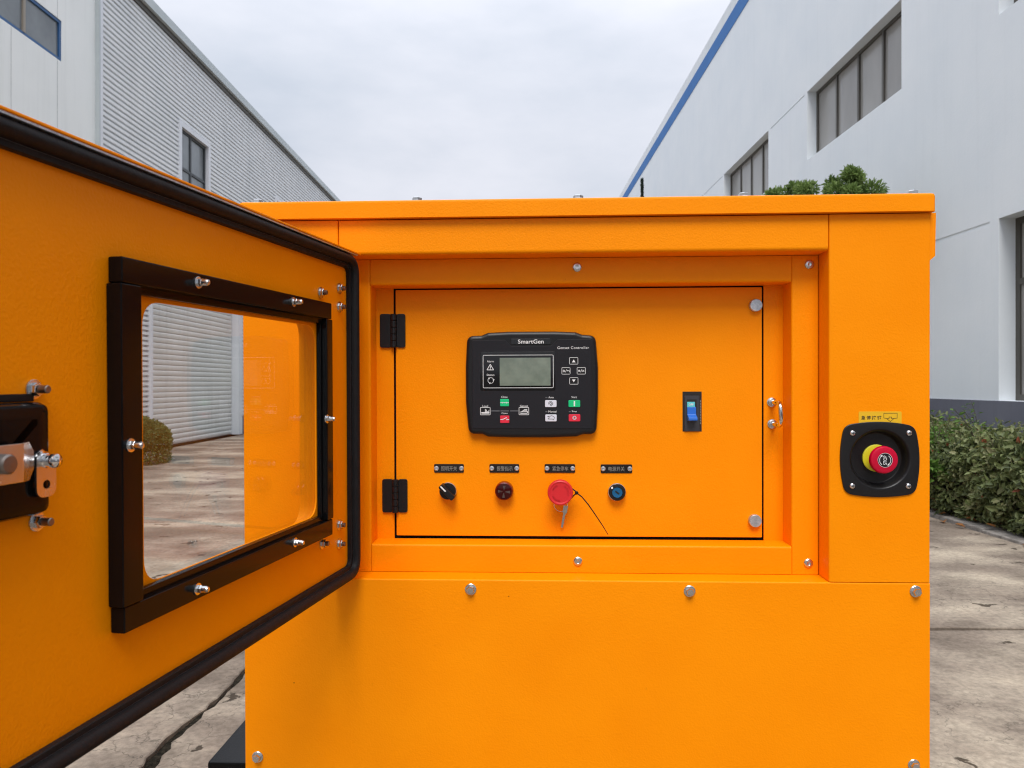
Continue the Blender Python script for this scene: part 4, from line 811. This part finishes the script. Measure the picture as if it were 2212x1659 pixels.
# domed black plate with a round dish
TL, TR, BR_, BL = (312, 428), (985, 436), (990, 1094), (318, 1094)       # outline corners, each side bowed outwards
sides = [(TL, (651, 352), TR), (TR, (1076, 760), BR_), (BR_, (651, 1166), BL), (BL, (224, 760), TL)]
def qb(a, b, c, t_): return tuple((1 - t_) ** 2 * a[k] + 2 * t_ * (1 - t_) * b[k] + t_ * t_ * c[k] for k in (0, 1))
pts_ = []
for k, sd in enumerate(sides):
    nx_ = sides[(k + 1) % 4]; pts_ += [qb(*sd, t_) for t_ in np.linspace(0.10, 0.90, 15)]
    e1, e2 = qb(*sd, 0.90), qb(*nx_, 0.10); pts_ += [qb(e1, sd[2], e2, t_) for t_ in (0.14, 0.28, 0.42, 0.58, 0.72, 0.86)]
NS = len(pts_); ol = [E3(*p) for p in pts_]
ctrx = E3(651, 756)
oang = [math.atan2(b - ctrx[1], a - ctrx[0]) for a, b in ol]
def ringc(r): return [(ctrx[0] + r * math.cos(t_), ctrx[1] + r * math.sin(t_)) for t_ in oang]
pl = MB(); RO = 300 * ke; cut_round(col_stop, ctrx, RO * 0.985, -0.03, 0.02)
rings = [[FP(a, b, 0.0002) for a, b in ol], [FP(a, b, 0.0022) for a, b in ol], [FP(a, b, 0.0032) for a, b in inset(ol, 0.0012)]]
for rad, c in ((RO, 0.0034), (RO * 0.96, 0.0028), (RO * 0.915, 0.0005), (RO * 0.875, -0.0045), (RO * 0.84, -0.0095), (RO * 0.82, -0.0108), (RO * 0.80, -0.0112), (RO * 0.02, -0.0112)):
    rings.append([FP(a, b, c) for a, b in ringc(rad)])
pl.loops(rings, cap0=False); plate = pl.build('stop_plate', 'black_plastic', gen, angle=50); plate['label'] = 'black dished plate of the red stop button on the corner column'
for x, y in ((384, 502), (926, 502), (382, 1020), (919, 1020)):
    p = E3(x, y); screw_mb(FP, p[0], p[1], 0.0030, 29 * ke, 0.0032, socket=False).build('plate_screw', 'chrome', plate)
    s_ = MB(); stroke(s_, [(p[0] - 0.0019, p[1] - 0.0005), (p[0] + 0.0019, p[1] + 0.0005)], 0.0009, FP, 0.00635); stroke(s_, [(p[0] - 0.0005, p[1] + 0.0019), (p[0] + 0.0005, p[1] - 0.0019)], 0.0009, FP, 0.0064); build_flat(s_, 'cross_slot', 'print_black', plate)
ec = ctrx
def LZ(prof, name, material, parent, seg=44): return MB().lathe(prof, FP(ec[0], ec[1], 0), (0, -1, 0), seg).build(name, material, parent)
sb = LZ([(0.0198, -0.0110), (0.0198, -0.0085), (0.0185, -0.0078), (0.012, -0.0076)], 'collar_ring', 'yellow_plastic', plate)
bt = LZ([(0.0108, -0.008), (0.0108, 0.004), (0.0150, 0.0055), (0.0185, 0.0085), (0.0198, 0.0115), (0.0196, 0.0150), (0.0186, 0.0168), (0.0170, 0.0176), (0.0102, 0.0182)], 'stop_button', 'crimson_plastic', plate)
LZ([(0.0102, 0.0180), (0.0100, 0.01845), (0.0004, 0.0186)], 'button_badge', 'face_black', plate)
s_ = MB(); stroke(s_, arc(ec[0], ec[1], 0.0101, 0, 360, 40), 0.0004, FP, 0.01875); stroke(s_, arc(ec[0], ec[1], 0.0078, 135, 232, 14), 0.0009, FP, 0.01875); stroke(s_, arc(ec[0], ec[1], 0.0078, -48, 50, 14), 0.0009, FP, 0.01875)
for a_, sg in ((135, -1), (-48, -1)):
    x_, z_ = ec[0] + 0.0078 * math.cos(R(a_)), ec[1] + 0.0078 * math.sin(R(a_)); tx, tz = math.sin(R(a_)) * -sg * -1, math.cos(R(a_)) * sg
    nx_, nz_ = math.cos(R(a_)), math.sin(R(a_)); dx_, dz_ = math.sin(R(a_)), -math.cos(R(a_))
    s_.add([FP(x_ + nx_ * 0.0016, z_ + nz_ * 0.0016, 0.01885), FP(x_ - nx_ * 0.0016, z_ - nz_ * 0.0016, 0.01885), FP(x_ + dx_ * 0.0028, z_ + dz_ * 0.0028, 0.01885)], [(0, 1, 2)])
build_flat(s_, 'twist_print', 'print_white', plate)
lettering('STOP', plate, 'print_white', FP, ec[0], ec[1], 0.01880, width=0.0130, height=0.0050, rot=math.pi / 2, bold=0.004)
# lower panel bolts
for px, py in ((1016, 1275), (1491, 1279), (1981.5, 1279.5), (554, 1638.5), (1977.5, 1656), (553, 1272)):
    a_, b2_ = PP(px, py, 0.005); bolt_mb(FP, a_, b2_, 0.0, 0.0085, 0.0060, 0.0062, phase=random.random()).build('panel_bolt', 'zinc', gen)
# base frame
bx0, bx1 = X(447, -0.004, 1645), X(2026, -0.004, 1650); bzt = Z(1646, -0.004, 447)
s_ = MB(); s_.rbox(bx0, bx1, 0.004, DEPTH + 0.05, 0.13, bzt, 0.004, 2); base = s_.build('base_tank', 'black_paint', gen)
for sx in (bx0 + 0.05, bx1 - 0.15):
    for y in (0.06, 1.9): MB().rbox(sx, sx + 0.10, y, y + 0.2, 0.0, 0.131, 0.004).build('foot', 'black_paint', gen)

# ================================================================== open access door
hx, hzz = PP(763, 829, 0.004)
DA = R(-101.3 + 2.4)
door_m = Matrix.Translation((hx, -0.004, 0)) @ Matrix.Rotation(DA, 4, 'Z')
MD = MG @ door_m; MDI = MD.inverted()
def PD(px, py, n=0.0): p = _hit(MDI, px, py, n); return p.x, p.z          # survey point -> (s, v) on the plane n in front of the door's inner sheet
dW = (rx1 - rx0) - 0.006
dt, db = rz1 + 0.0005, rz0 + 0.003
# inner sheet with the rounded window opening
wa0, wa1 = PD(683, 900)[0], PD(309, 950)[0]
wt = (PD(420, 665)[1] + PD(620, 696)[1]) / 2; wb = (PD(400, 1230)[1] + PD(620, 1138)[1]) / 2
op = rrect(wa0, wa1, wb, wt, 0.024, 7)
def ring_plate(mb, ou, inn, c0, c1):
    """plate with a hole: bridge outer and inner loops, both resampled by angle round the hole"""
    bm = bmesh.new(); vo_ = []; 
    for c in (c0, c1):
        A = [bm.verts.new(FD(a, b, c)) for a, b in ou]; B = [bm.verts.new(FD(a, b, c)) for a, b in inn]; vo_.append((A, B))
        e = [bm.edges.new((A[i], A[(i + 1) % len(A)])) for i in range(len(A))] + [bm.edges.new((B[i], B[(i + 1) % len(B)])) for i in range(len(B))]
        bmesh.ops.triangle_fill(bm, use_beauty=True, edges=e)
    for k in (0, 1):
        a, b = vo_[0][k], vo_[1][k]
        for i in range(len(a)): bm.faces.new((a[i], a[(i + 1) % len(a)], b[(i + 1) % len(b)], b[i]))
    bm.verts.index_update(); mb.add([v.co for v in bm.verts], [[v.index for v in f.verts] for f in bm.faces]); bm.free(); return mb
mb = MB(); ring_plate(mb, rrect(0.0012, dW - 0.0012, db + 0.0012, dt - 0.0012, 0.004, 4), op, -0.002, 0.0)
adoor = mb.build('access_door', 'orange_paint', gen); adoor.matrix_local = door_m
mb = MB(); ring_plate(mb, rrect(0, dW, db, dt, 0.005, 4), rrect(wa0 - 0.012, wa1 + 0.012, wb - 0.012, wt + 0.012, 0.03, 7), -0.030, -0.0024); mb.build('outer_skin', 'orange_paint', adoor)
mb = MB(); mb.box(wa0 - 0.010, wa1 + 0.010, -0.0070, -0.0030, wb - 0.010, wt + 0.010); mb.build('window_glass', 'clear_glass', adoor, smooth=False)
# rubber seal: grip strip on the inside, hollow bulb on the outside, one continuous sweep
S0 = 0.0052
bulb = [(0.0066 + 0.0066 * math.cos(t), 0.0082 + 0.0066 * math.sin(t)) for t in np.linspace(math.pi, -0.15, 12)]
sec = [(0.0, 0.0005)] + bulb + [(0.0135, 0.0058), (0.0142, 0.0066), (0.0185, 0.0066), (0.0192, 0.0058), (0.0192, 0.0005)]   # (inward from the edge, height n)
def path_at(d): return rrect(S0 + d, dW - S0 - d, db + S0 + d, dt - S0 - d, max(0.006, 0.030 - d), 8)
n0 = len(path_at(0)); rings = []
mb = MB(); k0 = 0; rows_ = [[FD(a, b, n_) for a, b in path_at(d)] for d, n_ in sec]
mb.loops(rows_, False, False)
seal = mb.build('door_seal', 'rubber', adoor, angle=40)
mb = MB(); stroke(mb, [(dW * 0 + p[0], p[1]) for p in path_at(0.0139)], 0.0005, FD, 0.0064, True); build_flat(mb, 'seal_highlight', 'print_grey', adoor)  # grey line painted in for the thin highlight between bulb and grip strip
# pale edge strip along the door rim
mb = MB(); mb.rbox(0.004, dW - 0.004, 0.0002, 0.0150, dt - 0.0026, dt - 0.0002, 0.0007); mb.build('rim_lip', 'orange_paint', adoor)
mb = MB(); mb.box(0.012, dW - 0.012, 0.0002, 0.0136, dt - 0.0046, dt - 0.0029); mb.build('edge_strip', 'zinc_flat', adoor, smooth=False)
# black window frame rails
TN = 0.0135
ra0, ra1 = PD(717, 700, TN)[0], PD(264, 700, TN)[0]
rt0 = (PD(300, 560, TN)[1] + PD(700, 652, TN)[1]) / 2; rb0 = (PD(290, 1370, TN)[1] + PD(700, 1158, TN)[1]) / 2
RW = 0.0215; LP = 0.0072
def rail(name, a0, a1, b0, b1, n1, r=0.0015):
    return MB().rbox(a0, a1, 0.0002, n1, b0, b1, r).build(name, 'black_paint', adoor)
top = rail('window_rail', ra0, ra1, rt0 - RW, rt0, TN); bot = rail('window_rail', ra0, ra1, rb0, rb0 + RW, TN)
MB().rbox(ra0 + 0.004, ra1 - 0.004, 0.0003, TN * 0.55, rt0 - RW - LP, rt0 - RW + 0.001, 0.001).build('rail_lip', 'black_paint', top)
MB().rbox(ra0 + 0.004, ra1 - 0.004, 0.0003, TN * 0.55, rb0 + RW - 0.001, rb0 + RW + LP, 0.001).build('rail_lip', 'black_paint', bot)
sl_ = rail('window_rail', ra1 - 0.0225, ra1 + 0.0025, rb0 + RW + 0.0006, rt0 - RW - 0.0006, TN + 0.0012); sr = rail('window_rail', ra0 - 0.0015, ra0 + 0.0165, rb0 + RW + 0.0006, rt0 - RW - 0.0006, TN + 0.0006)
MB().rbox(ra1 - 0.0290, ra1 - 0.0220, 0.0003, TN * 0.5, rb0 + RW + 0.001, rt0 - RW - 0.001, 0.001).build('rail_lip', 'black_paint', sl_)
MB().rbox(ra0 + 0.016, ra0 + 0.0195, 0.0003, TN * 0.5, rb0 + RW + 0.001, rt0 - RW - 0.001, 0.001).build('rail_lip', 'black_paint', sr)
def stud(px, py, base, mode='dome', r=0.0040, name='stud_nut', ln=0.0125):
    tipn = base + ln * 0.7; s, v = PD(px, py, base + ln * 0.55); mb = MB(); o_ = FD(s, v, base)
    mb.lathe([(r * 1.45, 0), (r * 1.45, 0.0011), (r * 1.3, 0.0013), (r * 0.9, 0.0013)], o_, (0, 1, 0), 20)
    mb.lathe([(r, 0.0013), (r, 0.0048), (r * 0.9, 0.0055), (r * 0.55, 0.0056)], o_, (0, 1, 0), 6, phase=random.random())
    if mode == 'dome': mb.lathe([(r * 0.82, 0.0054), (r * 0.82, ln * 0.78), (r * 0.6, ln * 0.95), (r * 0.2, ln)], o_, (0, 1, 0), 18)
    ob = mb.build(name, 'zinc', adoor)
    if mode != 'dome': MB().lathe([(r * 0.60, 0.0060), (r * 0.60, ln * 0.95), (r * 0.48, ln)], o_, (0, 1, 0), 14).build('stud_thread', 'steel_thread', adoor)
    return ob
for px, py in ((441, 610), (645, 652), (440, 1273), (648, 1172)): stud(px, py, TN)
stud(297, 962, TN + 0.001); stud(716, 905, TN + 0.0006)
for px, py in ((700, 632), (740, 623), (740, 663), (740, 1134), (704, 1174), (740, 1175)): stud(px, py, 0.0, 'nut', 0.0054, 'hinge_nut', 0.010)
# latch case and lever
la0 = PD(104, 1000, 0.010)[0]; lt = PD(60, 870, 0.012)[1]; lb = PD(60, 1118, 0.012)[1]
pts = rrect(la0, la0 + 0.085, lb, lt, 0.008, 6)
mb = MB(); mb.loops([[FD(a, b, 0.0002) for a, b in pts], [FD(a, b, 0.008) for a, b in pts], [FD(a, b, 0.012) for a, b in inset(pts, 0.0018)], [FD(a, b, 0.0135) for a, b in inset(pts, 0.006)], [FD(a, b, 0.0128) for a, b in inset(pts, 0.012)]]); lc = mb.build('latch_case', 'black_paint', adoor)
mb = MB(); mb.rbox(la0 + 0.003, la0 + 0.075, 0.0002, 0.0016, lt + 0.0005, lt + 0.006, 0.0006); mb.build('latch_gasket', 'rubber', adoor)
stud(90, 841, 0.0, 'nut', 0.0050, 'latch_nut', 0.013); stud(97, 1127, 0.0, 'nut', 0.0050, 'latch_nut', 0.013)
LN = 0.026
ls, lv1 = PD(46, 957, LN); lv0 = PD(46, 1041, LN)[1]; lm = (lv0 + lv1) / 2
mb = MB(); mb.rbox(ls, ls + 0.10, LN, LN + 0.0022, lv0, lv1, 0.0006); mb.build('latch_strap', 'zinc', adoor)
pts = [(0.0, lv0), (0.010, lv0), (0.018, lv0 + 0.007), (0.018, lv1 - 0.007), (0.010, lv1), (0.0, lv1)]          # leg bent down towards the sheet
mb = MB(); mb.loops([[(ls + 0.0002 - a * 0.90, LN + 0.0018 - a * 0.42, b) for a, b in pts], [(ls - 0.0007 - a * 0.90, LN - 0.0002 - a * 0.42, b) for a, b in pts]]); mb.build('latch_bracket', 'zinc', adoor)
rs_, rv_ = PD(16, 1003, LN + 0.004); MB().lathe([(0.0066, 0), (0.0066, 0.0030), (0.0054, 0.0042), (0.001, 0.0044)], FD(rs_, rv_, LN + 0.0022), (0, 1, 0), 24).build('latch_rivet', 'steel_thread', adoor)
bs, bv = PD(112, 995, 0.022)
mb = MB(); o_ = FD(bs, bv, 0.0128)
mb.lathe([(0.0080, -0.004), (0.0080, 0.001), (0.0062, 0.0016)], o_, (0, 1, 0), 6, phase=0.2); mb.lathe([(0.0068, 0.0014), (0.0068, 0.0026), (0.0052, 0.0030), (0.0052, 0.0054), (0.0046, 0.0058)], o_, (0, 1, 0), 24); mb.build('spindle_nut', 'chrome', adoor)
mb = MB(); mb.lathe([(0.0040, 0.0054), (0.0040, 0.0085), (0.0050, 0.0098), (0.0053, 0.0118), (0.0047, 0.0138), (0.0028, 0.0153), (0.0006, 0.0158)], o_, (0, 1, 0), 26); mb.build('spindle_screw', 'chrome', adoor)
tabp = rpoly([(bs - 0.0085, bv - 0.026), (bs + 0.0085, bv - 0.026), (bs + 0.0085, bv + 0.004), (bs - 0.0085, bv + 0.004)], [0.007, 0.007, 0.003, 0.003])
hole = [(bs + 0.0032 * math.cos(t), bv - 0.017 + 0.0032 * math.sin(t)) for t in np.linspace(0, 2 * math.pi, 16, endpoint=False)]
mb = MB(); ring_plate(mb, tabp, hole, 0.0158, 0.0176); mb.build('latch_cam', 'zinc', adoor)
